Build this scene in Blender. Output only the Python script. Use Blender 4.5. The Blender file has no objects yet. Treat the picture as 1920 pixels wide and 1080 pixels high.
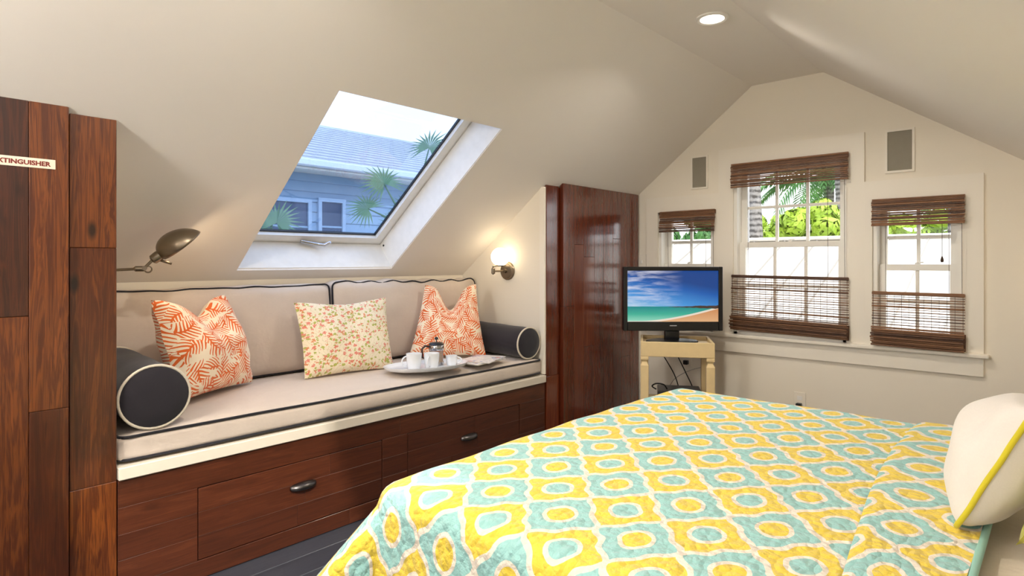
import bpy, bmesh, math, random
from mathutils import Vector, Matrix, noise
from mathutils.geometry import tessellate_polygon
random.seed(7)
R = math.radians
scene = bpy.context.scene
COL = scene.collection

# ------------------------------------------------------------------ camera
cam_d = bpy.data.cameras.new('camera'); cam = bpy.data.objects.new('camera', cam_d); COL.objects.link(cam)
cam.location = (0, 0, 1.19)
cam.rotation_euler = (R(90), 0, R(42.25))
cam_d.sensor_width = 36; cam_d.lens = 36 * 1145 / 1920
cam_d.shift_y = -50 / 1920
cam_d.clip_start = 0.02; cam_d.clip_end = 200
scene.camera = cam

# ------------------------------------------------------------------ world, sun, exposure
vs = scene.view_settings
vs.view_transform = 'Standard'; vs.look = 'None'; vs.exposure = 0.86; vs.gamma = 1.0; vs.use_curve_mapping = False
W = bpy.data.worlds.new('world'); scene.world = W; W.use_nodes = True
bg = W.node_tree.nodes['Background']
bg.inputs[0].default_value = (0.90, 0.95, 1.0, 1); bg.inputs[1].default_value = 1.75

def add_light(name, kind, loc, rot, energy, color=(1, 1, 1), **kw):
    d = bpy.data.lights.new(name, kind); d.energy = energy; d.color = color
    for k, v in kw.items(): setattr(d, k, v)
    o = bpy.data.objects.new(name, d); o.location = loc; o.rotation_euler = rot; COL.objects.link(o)
    return o
sun = add_light('sun', 'SUN', (0, 0, 20), (0, 0, 0), 1.6, (1, 0.95, 0.87), angle=R(2))
sun.rotation_euler = Vector((-0.72, 0.36, -0.60)).to_track_quat('-Z', 'Y').to_euler()

def portal(name, loc, normal, sx, sy):
    o = add_light(name, 'AREA', loc, Vector(normal).to_track_quat('-Z', 'Y').to_euler(), 1, shape='RECTANGLE', size=sx, size_y=sy)
    o.data.cycles.is_portal = True
    return o

# ------------------------------------------------------------------ room numbers (metres, camera at x=0 y=0)
YG = 4.04            # inner face of the gable wall
YB = -2.6            # inner face of the rear wall
XF = -2.40           # front plane of closets and bench
XK = -3.15           # knee wall behind the bench
SL = 0.775           # pitch of the left slope
def zl(x): return 1.675 + SL * (x + 2.4)
ZC = 2.345
XL = XF + (ZC - 1.675) / SL
XR = -1.10
XRK = 0.88
SR = 0.685
def zr(x): return ZC - SR * (x - XR)
NY0, NY1 = 0.636, 2.95   # the niche
SKY0, SKY1 = 1.34, 2.29  # skylight opening along y
SKXA, SKXB = -3.085, -2.148

# ------------------------------------------------------------------ geometry helpers
class G:
    def __init__(s): s.v = []; s.f = []; s.uv = None
    def add(s, v, f):
        n = len(s.v); s.v += [tuple(p) for p in v]; s.f += [tuple(i + n for i in q) for q in f]; return s
    def box(s, x0, x1, y0, y1, z0, z1):
        v = [(x, y, z) for x in (x0, x1) for y in (y0, y1) for z in (z0, z1)]
        return s.add(v, [(0, 1, 3, 2), (4, 6, 7, 5), (0, 4, 5, 1), (2, 3, 7, 6), (0, 2, 6, 4), (1, 5, 7, 3)])
    def cbox(s, x0, x1, y0, y1, z0, z1, b=0.003, seg=1):
        bm = bmesh.new(); bmesh.ops.create_cube(bm, size=1)
        for q in bm.verts: q.co = ((x0 + x1) / 2 + q.co.x * (x1 - x0), (y0 + y1) / 2 + q.co.y * (y1 - y0), (z0 + z1) / 2 + q.co.z * (z1 - z0))
        bmesh.ops.bevel(bm, geom=bm.edges[:], offset=b, segments=seg, affect='EDGES', profile=0.5)
        return s.bm(bm)
    def bm(s, bm, mat=None):
        bm.verts.index_update()
        s.add([(mat @ q.co if mat else q.co.copy()) for q in bm.verts], [[q.index for q in f.verts] for f in bm.faces]); bm.free(); return s
    def tube(s, pts, r, n=8, closed=False, caps=True):
        pts = [Vector(p) for p in pts]; m = len(pts); rs = r if isinstance(r, (list, tuple)) else [r] * m
        ups = None; v = []; f = []
        for i, p in enumerate(pts):
            a = pts[i - 1] if (i or closed) else p; b = pts[(i + 1) % m] if (i < m - 1 or closed) else p
            t = (b - a).normalized()
            if ups is None:
                ups = t.orthogonal().normalized()
            else:
                ups = (ups - t * ups.dot(t)); ups = ups.normalized() if ups.length > 1e-6 else t.orthogonal().normalized()
            w = t.cross(ups)
            for k in range(n):
                c = 2 * math.pi * k / n; v.append(p + (ups * math.cos(c) + w * math.sin(c)) * rs[i])
        for i in range(m if closed else m - 1):
            j = (i + 1) % m
            for k in range(n): f.append((i * n + k, i * n + (k + 1) % n, j * n + (k + 1) % n, j * n + k))
        if not closed and caps: f.append(tuple(range(n - 1, -1, -1))); f.append(tuple((m - 1) * n + k for k in range(n)))
        return s.add(v, f)
    def lathe(s, prof, o=(0, 0, 0), axis=(0, 0, 1), n=24):
        o = Vector(o); a = Vector(axis).normalized(); u = a.orthogonal().normalized(); w = a.cross(u); v = []; f = []
        for (r, h) in prof:
            for k in range(n):
                c = 2 * math.pi * k / n; v.append(o + a * h + (u * math.cos(c) + w * math.sin(c)) * max(r, 1e-5))
        m = len(prof)
        for i in range(m - 1):
            for k in range(n): f.append((i * n + k, i * n + (k + 1) % n, (i + 1) * n + (k + 1) % n, (i + 1) * n + k))
        f.append(tuple(range(n - 1, -1, -1))); f.append(tuple((m - 1) * n + k for k in range(n)))
        return s.add(v, f)
    def grid(s, fn, nu, nv, uvfn=None):
        n0 = len(s.v)
        v = [fn(i / nu, j / nv) for i in range(nu + 1) for j in range(nv + 1)]
        f = [(i * (nv + 1) + j, (i + 1) * (nv + 1) + j, (i + 1) * (nv + 1) + j + 1, i * (nv + 1) + j + 1) for i in range(nu) for j in range(nv)]
        s.add(v, f)
        if uvfn:
            if s.uv is None: s.uv = {}
            for i in range(nu + 1):
                for j in range(nv + 1): s.uv[n0 + i * (nv + 1) + j] = uvfn(i / nu, j / nv)
        return s
    def plate(s, outer, holes, o, ux, uy, th):
        """flat plate with holes: outline in the plane (o,ux,uy), thickness vector th"""
        o = Vector(o); ux = Vector(ux); uy = Vector(uy); th = Vector(th)
        loops = [outer] + holes
        tri = tessellate_polygon([[Vector((p[0], p[1], 0)) for p in L] for L in loops])
        P = [o + ux * p[0] + uy * p[1] for L in loops for p in L]; n = len(P)
        f = [tuple(t) for t in tri] + [tuple(i + n for i in reversed(t)) for t in tri]
        k = 0
        for L in loops:
            m = len(L)
            for i in range(m):
                a, b = k + i, k + (i + 1) % m; f.append((a, b, b + n, a + n))
            k += m
        return s.add(P + [p + th for p in P], f)
    def softbox(s, x0, x1, y0, y1, z0, z1, r, bulge=(0, 0, 0), n=16, wob=0.0, seed=0):
        c = Vector(((x0 + x1) / 2, (y0 + y1) / 2, (z0 + z1) / 2)); h = Vector(((x1 - x0) / 2, (y1 - y0) / 2, (z1 - z0) / 2))
        bm = bmesh.new(); bmesh.ops.create_cube(bm, size=2)
        bmesh.ops.subdivide_edges(bm, edges=bm.edges[:], cuts=n, use_grid_fill=True)
        for q in bm.verts:
            a = Vector(q.co); p = Vector((a.x * h.x, a.y * h.y, a.z * h.z))
            w = Vector([max(-(h[i] - r), min(h[i] - r, p[i])) for i in range(3)])
            d = p - w
            p2 = w + (d.normalized() * r if d.length > 1e-9 else d)
            for i in range(3):
                j, k = (i + 1) % 3, (i + 2) % 3
                p2[i] += (1 if a[i] > 0 else -1) * bulge[i] * (1 - a[j] ** 2) * (1 - a[k] ** 2) * abs(a[i]) ** 3
            if wob:
                nv = noise.noise(Vector((p2.x * 4 + seed, p2.y * 4, p2.z * 4))); p2 += p2.normalized() * nv * wob
            q.co = c + p2
        return s.bm(bm)

def mk(name, g, mat, parent=None, loc=None, smooth=False, auto=None):
    me = bpy.data.meshes.new(name); me.from_pydata(g.v, [], g.f); me.update()
    bm = bmesh.new(); bm.from_mesh(me); bmesh.ops.recalc_face_normals(bm, faces=bm.faces[:]); bm.to_mesh(me); bm.free()
    if g.uv is not None:
        ul = me.uv_layers.new(name='UVMap')
        for l in me.loops: ul.data[l.index].uv = g.uv.get(l.vertex_index, (0, 0))
    if mat: me.materials.append(mat)
    o = bpy.data.objects.new(name, me); COL.objects.link(o)
    if smooth:
        me.polygons.foreach_set('use_smooth', [True] * len(me.polygons))
        if auto is not None: me.set_sharp_from_angle(angle=R(auto))
    if parent is not None:
        o.parent = parent
    if loc: o.location = loc
    return o
def worldloc(o):
    p = Vector(o.location)
    while o.parent: o = o.parent; p = p + Vector(o.location)
    return p
def part(parent, name, g, mat, smooth=False, auto=None, label=None):
    """g is in world coordinates; parents are never rotated"""
    w = worldloc(parent)
    g.v = [(p[0] - w.x, p[1] - w.y, p[2] - w.z) for p in g.v]
    o = mk(name, g, mat, parent, None, smooth, auto)
    if label: o['label'] = label
    return o
def tag(o, label, cat, group=None, kind=None):
    o['label'] = label; o['category'] = cat
    if group: o['group'] = group
    if kind: o['kind'] = kind
    return o
def empty(name, loc, label, cat, group=None, kind=None):
    o = bpy.data.objects.new(name, None); o.location = loc; o.empty_display_size = 0.1; COL.objects.link(o)
    return tag(o, label, cat, group, kind)
def solo(name, g, mat, label, cat, smooth=False, auto=None, group=None, kind=None, base=None):
    if base is None:
        xs = [p[0] for p in g.v]; ys = [p[1] for p in g.v]; zs = [p[2] for p in g.v]
        base = ((min(xs) + max(xs)) / 2, (min(ys) + max(ys)) / 2, min(zs))
    g.v = [(p[0] - base[0], p[1] - base[1], p[2] - base[2]) for p in g.v]
    o = mk(name, g, mat, None, base, smooth, auto)
    return tag(o, label, cat, group, kind)

# ------------------------------------------------------------------ materials
class N:
    def __init__(s, name):
        s.m = bpy.data.materials.new(name); s.m.use_nodes = True; s.t = s.m.node_tree; s.n = s.t.nodes
        s.b = s.n['Principled BSDF']; s.out = s.n['Material Output']
    def new(s, kind, **kw):
        q = s.n.new('ShaderNode' + kind)
        for k, v in kw.items(): setattr(q, k, v)
        return q
    def link(s, a, b): s.t.links.new(a, b)
    def val(s, sock, x):
        if hasattr(x, 'is_output'): s.link(x, sock)
        else: sock.default_value = x
    def math(s, op, a, b=None, c=None):
        q = s.new('Math', operation=op); s.val(q.inputs[0], a)
        if b is not None: s.val(q.inputs[1], b)
        if c is not None: s.val(q.inputs[2], c)
        return q.outputs[0]
    def coord(s, which='Object'): return s.new('TexCoord').outputs[which]
    def mapping(s, vec, loc=(0, 0, 0), rot=(0, 0, 0), scale=(1, 1, 1)):
        q = s.new('Mapping'); s.link(vec, q.inputs[0]); s.val(q.inputs[1], loc); s.val(q.inputs[2], rot); s.val(q.inputs[3], scale); return q.outputs[0]
    def noise(s, vec, scale=5, detail=3, rough=0.5, dist=0.0, out=0):
        q = s.new('TexNoise'); s.link(vec, q.inputs['Vector']); q.inputs['Scale'].default_value = scale
        q.inputs['Detail'].default_value = detail; q.inputs['Roughness'].default_value = rough; q.inputs['Distortion'].default_value = dist
        return q.outputs[out]
    def vor(s, vec, scale=5, feature='F1', out='Distance', rnd=1.0):
        q = s.new('TexVoronoi', feature=feature); s.link(vec, q.inputs['Vector']); q.inputs['Scale'].default_value = scale
        q.inputs['Randomness'].default_value = rnd
        return q.outputs[out]
    def ramp(s, fac, stops, interp='LINEAR'):
        q = s.new('ValToRGB'); s.link(fac, q.inputs[0]); e = q.color_ramp; e.interpolation = interp
        while len(e.elements) < len(stops): e.elements.new(0.5)
        for el, (p, c) in zip(e.elements, stops): el.position = p; el.color = (*c, 1) if len(c) == 3 else c
        return q.outputs[0]
    def mix(s, fac, a, b, mode='MIX'):
        q = s.new('Mix', data_type='RGBA', blend_type=mode)
        s.val(q.inputs[0], fac)
        for i, x in ((6, a), (7, b)):
            if hasattr(x, 'is_output'): s.link(x, q.inputs[i])
            else: q.inputs[i].default_value = (*x, 1)
        return q.outputs[2]
    def sep(s, vec):
        q = s.new('SeparateXYZ'); s.link(vec, q.inputs[0]); return q.outputs
    def comb(s, x, y, z=0.0):
        q = s.new('CombineXYZ'); s.val(q.inputs[0], x); s.val(q.inputs[1], y); s.val(q.inputs[2], z); return q.outputs[0]
    def bump(s, h, strength=0.3, dist=0.01):
        q = s.new('Bump'); s.link(h, q.inputs['Height']); q.inputs['Strength'].default_value = strength; q.inputs['Distance'].default_value = dist
        s.link(q.outputs[0], s.b.inputs['Normal'])
    def col(s, c): s.val(s.b.inputs['Base Color'], c if hasattr(c, 'is_output') else (*c, 1))
    def set(s, **kw):
        for k, v in kw.items(): s.b.inputs[k].default_value = v
        return s
def srgb(r, g, b):
    return tuple((c / 255 / 12.92) if c / 255 <= 0.04045 else ((c / 255 + 0.055) / 1.055) ** 2.4 for c in (r, g, b))

def paint(name, c, rough=0.6, bump=0.05, scale=60):
    n = N(name); n.set(Roughness=rough)
    v = n.coord('Object'); t = n.noise(v, 1.3, 3)
    n.col(n.mix(t, [x * 0.97 for x in c], [min(1, x * 1.02) for x in c]))
    n.bump(n.noise(v, scale, 2), bump, 0.002)
    return n.m
def plain(name, c, rough=0.5, metal=0.0, **kw):
    n = N(name); n.set(Roughness=rough, Metallic=metal); 
    for k, v in kw.items(): n.b.inputs[k.replace('_', ' ')].default_value = v
    t = n.noise(n.coord('Object'), 25, 2)
    n.col(n.mix(t, [x * 0.93 for x in c], [min(1, x * 1.05) for x in c]))
    return n.m
def emit(name, c, strength):
    n = N(name); n.col(c); n.b.inputs['Emission Color'].default_value = (*c, 1); n.b.inputs['Emission Strength'].default_value = strength
    return n.m
def wood(name, axis, dark, mid, light, rough=0.3, coat=0.3, var=.4, ring=.08, knots=.9):
    """varnished pine; axis = direction of the grain"""
    n = N(name); n.set(Roughness=rough); n.b.inputs['Coat Weight'].default_value = coat; n.b.inputs['Coat Roughness'].default_value = 0.12
    oi = n.new('ObjectInfo'); rnd = oi.outputs['Random']
    v = n.coord('Object')
    off = n.comb(n.math('MULTIPLY', rnd, 37.0), n.math('MULTIPLY', rnd, 91.0), n.math('MULTIPLY', rnd, 53.0))
    q = n.new('VectorMath', operation='ADD'); n.link(v, q.inputs[0]); n.link(off, q.inputs[1])
    sc = [14, 14, 14]; sc['xyz'.index(axis)] = 0.9
    g = n.mapping(q.outputs[0], scale=sc)
    rings = n.noise(g, 2.2, 4, 0.6, 0.7)
    sc2 = [70, 70, 70]; sc2['xyz'.index(axis)] = 2.0
    fine = n.noise(n.mapping(q.outputs[0], scale=sc2), 3, 3, 0.6)
    w = n.math('SINE', n.math('MULTIPLY', rings, 42.0))
    f = n.math('ADD', n.math('MULTIPLY', n.math('ADD', w, 1.0), ring), n.math('MULTIPLY', fine, 0.34))
    f = n.math('ADD', f, n.math('MULTIPLY', rings, 0.45))
    f = n.math('ADD', f, n.math('MULTIPLY', n.math('SUBTRACT', rnd, 0.5), var))
    c = n.ramp(f, [(0.12, dark), (0.5, mid), (0.88, light)])
    sk = [7, 7, 7]; sk['xyz'.index(axis)] = 3.2
    kn = n.vor(n.mapping(q.outputs[0], scale=sk), 1.0, rnd=1.0)
    k = n.ramp(kn, [(0.05, (1, 1, 1)), (0.13, (0, 0, 0))])
    c = n.mix(n.math('MULTIPLY', k, knots), c, [x * 0.25 for x in dark])
    n.col(c); n.bump(fine, 0.05, 0.002)
    return n.m

M = {}
M['wall'] = paint('cream_wall_paint', srgb(244, 235, 219))
M['ceil'] = paint('ceiling_paint', srgb(246, 240, 234))
M['trim'] = paint('trim_paint', srgb(246, 238, 224), 0.4, 0.02)
M['sash'] = paint('sash_paint', srgb(244, 240, 232), 0.35, 0.02)
M['white'] = plain('white_enamel', srgb(244, 241, 236), 0.3)
D_, Mi, Li = srgb(40, 16, 7), srgb(80, 36, 14), srgb(142, 78, 28)
M['wood_v'] = wood('varnished_pine_upright', 'z', D_, Mi, Li, 0.32, 0.35)
M['wood_h'] = wood('varnished_pine_lengthwise', 'y', srgb(46, 21, 12), srgb(84, 41, 23), srgb(118, 64, 38), 0.35, 0.3, .16, .05, .25)
M['wood_r'] = wood('glossy_red_pine', 'z', srgb(60, 22, 13), srgb(106, 45, 24), srgb(146, 76, 40), 0.16, 0.8, .2, .05, .2)
M['floor'] = wood('painted_floor', 'y', srgb(44, 47, 55), srgb(58, 61, 70), srgb(72, 75, 84), 0.4, 0.1, .15, .05)
M['darkgap'] = plain('dark_gap', srgb(24, 12, 8), 0.8)
M['brass'] = plain('aged_nickel', srgb(142, 129, 112), 0.35, 1.0)
M['pull'] = plain('pewter_pull', srgb(96, 92, 92), 0.32, 1.0)
M['black'] = plain('black_plastic', srgb(24, 24, 27), 0.3)
M['cable'] = plain('black_cable', srgb(18, 16, 16), 0.5)
M['greycable'] = plain('grey_cable', srgb(170, 160, 150), 0.5)
M['table'] = plain('cream_lacquer', srgb(226, 200, 150), 0.4)
M['grille'] = plain('speaker_grille', srgb(150, 143, 128), 0.7)
M['porcelain'] = plain('white_porcelain', srgb(238, 240, 244), 0.12)
M['steel'] = plain('polished_steel', srgb(196, 196, 200), 0.15, 1.0)

def fabric(name, c, scale=900, bump=0.15, sheen=0.2, var=0.06, rough=0.9):
    n = N(name); n.set(Roughness=rough); n.b.inputs['Sheen Weight'].default_value = sheen
    v = n.coord('Object'); t = n.noise(v, 6, 4, 0.6)
    weave = n.noise(n.mapping(v, scale=(1, 0.25, 1)), scale * 0.35, 2)
    n.col(n.mix(n.math('ADD', n.math('MULTIPLY', t, 0.6), n.math('MULTIPLY', weave, 0.4)), [x * (1 - 2 * var) for x in c], [min(1, x * (1 + var)) for x in c]))
    h = n.math('ADD', n.math('MULTIPLY', n.noise(v, 9, 3, 0.55, 0.4), 1.0), n.math('MULTIPLY', weave, 0.05))
    n.bump(h, bump, 0.02)
    return n.m
M['linen'] = fabric('natural_linen', srgb(212, 197, 184), bump=0.25)
M['piping_black'] = fabric('black_piping', srgb(26, 24, 32), bump=0.05)
M['navy'] = fabric('dark_navy_canvas', srgb(33, 28, 36), bump=0.12)
M['ivory'] = fabric('ivory_piping', srgb(222, 210, 190), bump=0.05)
M['sheet'] = fabric('ivory_sheet', srgb(226, 212, 192), bump=0.3)
M['pillow_white'] = fabric('white_cotton', srgb(234, 227, 220), bump=0.15)
M['piping_yellow'] = fabric('yellow_piping', srgb(214, 198, 40), bump=0.05)
M['green'] = fabric('lime_fabric', srgb(196, 190, 70), bump=0.15)

def quilt_mat():
    n = N('printed_quilt'); n.set(Roughness=0.9); n.b.inputs['Sheen Weight'].default_value = 0.2
    uv = n.coord('UV'); wob = n.noise(uv, 22, 2, out=1)
    q = n.new('VectorMath', operation='MULTIPLY_ADD'); n.link(wob, q.inputs[0]); q.inputs[1].default_value = (0.014, 0.014, 0); n.link(uv, q.inputs[2])
    x, y, _ = n.sep(q.outputs[0])
    P, Q = 0.195, 0.235
    def cell(v, c, P):
        return n.math('PINGPONG', n.math('ADD', n.math('DIVIDE', n.math('SUBTRACT', v, c + 0.007), P), 40.0), 0.5)
    p, q_ = cell(x, -0.75, P), cell(y, 1.448, Q)
    d = n.math('ADD', p, q_)
    d = n.math('ADD', d, n.math('MULTIPLY', n.math('SINE', n.math('MULTIPLY', n.math('SUBTRACT', p, q_), 4 * math.pi)), 0.028))
    isA = n.math('LESS_THAN', d, 0.5)
    pp, qq = n.math('MULTIPLY_ADD', isA, n.math('SUBTRACT', n.math('MULTIPLY', p, 2.0), 0.5), n.math('SUBTRACT', 0.5, p)), n.math('MULTIPLY_ADD', isA, n.math('SUBTRACT', n.math('MULTIPLY', q_, 2.0), 0.5), n.math('SUBTRACT', 0.5, q_))
    rad = n.math('POWER', n.math('ADD', n.math('POWER', n.math('ABSOLUTE', pp), 1.8), n.math('POWER', n.math('ABSOLUTE', qq), 1.8)), 1 / 1.8)
    centre = n.math('LESS_THAN', rad, 0.165)
    line1 = n.math('LESS_THAN', n.math('ABSOLUTE', n.math('SUBTRACT', d, 0.5)), 0.046)
    line2 = n.math('LESS_THAN', n.math('ABSOLUTE', n.math('SUBTRACT', rad, 0.175)), 0.026)
    white = n.math('MAXIMUM', line1, line2)
    yel = n.math('ABSOLUTE', n.math('SUBTRACT', isA, centre))
    t = n.noise(uv, 60, 3)
    Y = n.mix(t, srgb(226, 192, 48), srgb(236, 210, 84)); T = n.mix(t, srgb(138, 192, 186), srgb(162, 206, 203))
    c = n.mix(yel, T, Y); c = n.mix(white, c, srgb(234, 222, 206))
    n.col(c)
    st = n.mapping(uv, scale=(52, 40, 1)); cr = n.vor(st, 1.0)
    h = n.math('SUBTRACT', n.math('MULTIPLY', n.noise(uv, 60, 3), 0.9), n.math('MULTIPLY', cr, 0.9))
    n.bump(h, 0.8, 0.012)
    return n.m
M['quilt'] = quilt_mat()
M['quilt_edge'] = fabric('teal_binding', srgb(150, 204, 190), bump=0.1)

def fern_mat():
    n = N('orange_fern_print'); n.set(Roughness=0.85); n.b.inputs['Sheen Weight'].default_value = 0.2
    uv = n.coord('UV'); d = n.noise(uv, 14, 1, out=1)
    q = n.new('VectorMath', operation='MULTIPLY_ADD'); n.link(d, q.inputs[0]); q.inputs[1].default_value = (0.022, 0.022, 0); n.link(uv, q.inputs[2])
    f = None
    for off in (0.0, 5.3):                       # two layers of curling sprigs, each turned its own way
        vo = n.new('TexVoronoi', feature='F1'); vo.voronoi_dimensions = '2D'; vo.inputs['Scale'].default_value = 10.5; vo.inputs['Randomness'].default_value = .8
        src = n.mapping(q.outputs[0], loc=(off, off * .6, 0)); n.link(src, vo.inputs['Vector'])
        sb = n.new('VectorMath', operation='SUBTRACT'); n.link(src, sb.inputs[0]); n.link(vo.outputs['Position'], sb.inputs[1])
        lx, ly, _ = n.sep(sb.outputs[0])
        th = n.math('MULTIPLY', n.sep(vo.outputs['Color'])[0], 2 * math.pi)
        cs, sn = n.math('COSINE', th), n.math('SINE', th)
        px = n.math('ADD', n.math('MULTIPLY', lx, cs), n.math('MULTIPLY', ly, sn))
        py = n.math('SUBTRACT', n.math('MULTIPLY', ly, cs), n.math('MULTIPLY', lx, sn))
        px = n.math('ADD', px, n.math('MULTIPLY', n.math('MULTIPLY', py, py), 6.0))
        al = n.math('ABSOLUTE', px)
        ph = n.math('ADD', n.math('MULTIPLY', py, 62.0), n.math('MULTIPLY', al, -46.0))
        ph = n.math('ADD', ph, n.math('MULTIPLY', n.math('SIGN', px), 0.25))
        leaf = n.math('SINE', n.math('MULTIPLY', ph, 2 * math.pi))
        L = n.math('MULTIPLY', n.math('GREATER_THAN', leaf, n.math('MULTIPLY_ADD', al, 24.0, -0.42)), n.math('LESS_THAN', al, 0.044))
        g_ = n.math('MAXIMUM', L, n.math('LESS_THAN', al, 0.0034))
        if f is None: f = g_
        else:
            sel = n.math('GREATER_THAN', n.noise(uv, 9, 1), 0.5)
            f = n.math('MULTIPLY_ADD', sel, n.math('SUBTRACT', g_, f), f)
    c = n.mix(f, srgb(250, 232, 206), n.mix(n.noise(uv, 9, 2), srgb(222, 92, 24), srgb(232, 112, 40)))
    n.col(c); n.bump(n.noise(uv, 12, 3), 0.2, 0.02)
    return n.m
M['fern'] = fern_mat()
def floral_mat():
    n = N('small_flower_print'); n.set(Roughness=0.85); n.b.inputs['Sheen Weight'].default_value = 0.2
    uv = n.coord('UV'); d = n.noise(uv, 30, 2, out=1)
    q = n.new('VectorMath', operation='MULTIPLY_ADD'); n.link(d, q.inputs[0]); q.inputs[1].default_value = (0.02, 0.02, 0); n.link(uv, q.inputs[2])
    v = q.outputs[0]
    base = srgb(238, 225, 198)
    c = None
    # winding stems
    x, y, _ = n.sep(v)
    s = n.math('SINE', n.math('ADD', n.math('MULTIPLY', x, 150.0), n.math('MULTIPLY', n.math('SINE', n.math('MULTIPLY', y, 110.0)), 1.6)))
    stem = n.math('GREATER_THAN', n.math('ABSOLUTE', s), 0.985)
    c = n.mix(n.math('MULTIPLY', stem, 0.3), base, srgb(170, 150, 80))
    for sc, rad, cA, off in ((48, 0.40, srgb(166, 172, 62), 0.0), (38, 0.36, srgb(222, 122, 104), 3.3), (34, 0.28, srgb(216, 128, 76), 7.1)):
        vv = n.mapping(v, loc=(off, off * 0.7, 0), scale=(1, 1.25, 1))
        dd = n.vor(vv, sc, rnd=0.85)
        rc = n.vor(vv, sc, out='Color', rnd=0.85)
        keep = n.math('GREATER_THAN', n.sep(rc)[0], 0.35)
        pet = n.math('ADD', dd, n.math('MULTIPLY', n.math('SUBTRACT', n.noise(uv, 150, 1), 0.5), 0.8))
        f = n.math('MULTIPLY', n.math('LESS_THAN', pet, rad), keep)
        c = n.mix(n.math('MULTIPLY', f, 0.9), c, cA)
    n.col(c); n.bump(n.noise(uv, 12, 3), 0.2, 0.02)
    return n.m
M['floral'] = floral_mat()
def bamboo(name, a, b):
    n = N(name); n.set(Roughness=0.55); rnd = n.new('ObjectInfo').outputs['Random']
    v = n.coord('Object'); o = n.comb(n.math('MULTIPLY', rnd, 31.0), 0.0, n.math('MULTIPLY', rnd, 17.0))
    q = n.new('VectorMath', operation='ADD'); n.link(v, q.inputs[0]); n.link(o, q.inputs[1])
    t = n.noise(n.mapping(q.outputs[0], scale=(6, 60, 60)), 2, 3, 0.7)
    f = n.math('ADD', n.math('MULTIPLY', t, 0.7), n.math('MULTIPLY', rnd, 0.45))
    n.col(n.ramp(f, [(0.25, a), (0.55, [(p + q_) / 2 for p, q_ in zip(a, b)]), (0.85, b)]))
    return n.m
M['bamboo'] = bamboo('brown_bamboo', srgb(58, 34, 27), srgb(150, 106, 72))
M['cord'] = plain('blind_cord', srgb(74, 54, 44), 0.8)
def glass(name, tint, gloss=0.6):
    n = N(name); tr = n.new('BsdfTransparent'); tr.inputs[0].default_value = (*tint, 1)
    gl = n.new('BsdfGlossy'); gl.inputs[0].default_value = (1, 1, 1, 1); gl.inputs[1].default_value = 0.02
    fr = n.new('Fresnel'); fr.inputs[0].default_value = 1.35
    mx = n.new('MixShader'); n.link(n.math('MULTIPLY', fr.outputs[0], gloss), mx.inputs[0]); n.link(tr.outputs[0], mx.inputs[1]); n.link(gl.outputs[0], mx.inputs[2])
    n.link(mx.outputs[0], n.out.inputs[0]); return n.m
M['glass'] = glass('window_glass', (0.98, 0.98, 0.97))
M['glass_blue'] = glass('tinted_skylight_glass', (0.64, 0.72, 0.86), .2)
n_ = N('clear_jug_glass'); n_.set(Roughness=0.03, IOR=1.45); n_.b.inputs['Transmission Weight'].default_value = 0.85; n_.col(srgb(220, 214, 206)); M['jug'] = n_.m

# ------------------------------------------------------------------ room shell
fl = solo('floor', G().box(XK - .1, XRK + .1, YB - .1, YG + .14, -0.12, -0.022), M['floor'], 'dark blue grey painted plank floor', 'floor', kind='structure')
x = XF - 0.02; i = 0
while x < XRK:
    w = 0.137
    cuts = [YB, -1.2 + (i * 0.77) % 1.9, 0.9 + (i * 0.77) % 1.9, YG] if i % 2 else [YB, 0.2 + (i * .53) % 1.6, 2.3 + (i * .53) % 1.6, YG]
    for a, b in zip(cuts[:-1], cuts[1:]):
        if b - a > 0.05: part(fl, 'plank', G().cbox(x + .001, min(x + w, XRK) - .001, a + .001, b - .001, -0.022, 0.0, 0.002), M['floor'])
    x += w; i += 1

solo('ceiling', G().box(XL, XR, YB - .1, YG + .14, ZC, ZC + 0.12), M['ceil'], 'narrow flat strip of ceiling along the ridge', 'ceiling', kind='structure')
# left slope with the skylight opening, plane coordinates (y, distance up the slope)
ul = Vector((1, 0, SL)).normalized(); nl = Vector((-SL, 0, 1)).normalized()
k_ = math.hypot(1, SL)
def sx(xv): return (xv - XK) * k_
O_ = Vector((XK, 0, zl(XK)))
TH = 0.19
g = G().plate([(YB - .1, -0.02), (YG + .14, -0.02), (YG + .14, sx(XL) + .03), (YB - .1, sx(XL) + .03)],
              [[(SKY0, sx(SKXA)), (SKY0, sx(SKXB)), (SKY1, sx(SKXB)), (SKY1, sx(SKXA))]], O_, (0, 1, 0), ul, nl * TH)
solo('ceiling_slope_left', g, M['ceil'], 'sloping cream ceiling with the skylight over the window seat', 'ceiling', kind='structure')
ur = Vector((1, 0, -SR)).normalized(); nr = Vector((SR, 0, 1)).normalized()
kr = math.hypot(1, SR)
SK2 = (-0.55, 0.55, 0.55, 1.45)    # added skylight, out of frame, brings in extra fill light: y0 y1, slope distance
g = G().plate([(YB - .1, -0.02), (YG + .14, -0.02), (YG + .14, (XRK + .1 - XR) * kr), (YB - .1, (XRK + .1 - XR) * kr)],
              [[(SK2[0], SK2[2]), (SK2[0], SK2[3]), (SK2[1], SK2[3]), (SK2[1], SK2[2])]], (XR, 0, ZC), (0, 1, 0), ur, nr * 0.15)
solo('ceiling_slope_right', g, M['ceil'], 'sloping cream ceiling over the bed', 'ceiling', kind='structure')
solo('wall_left', G().box(XK - .1, XK, YB - .1, YG + .14, 0, zl(XK) + .03), M['wall'], 'low cream knee wall behind the window seat cushions', 'wall', kind='structure')
solo('wall_right', G().box(XRK, XRK + .1, YB - .1, YG + .14, 0, zr(XRK)), M['wall'], 'low cream knee wall behind the bed head', 'wall', kind='structure')

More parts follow.
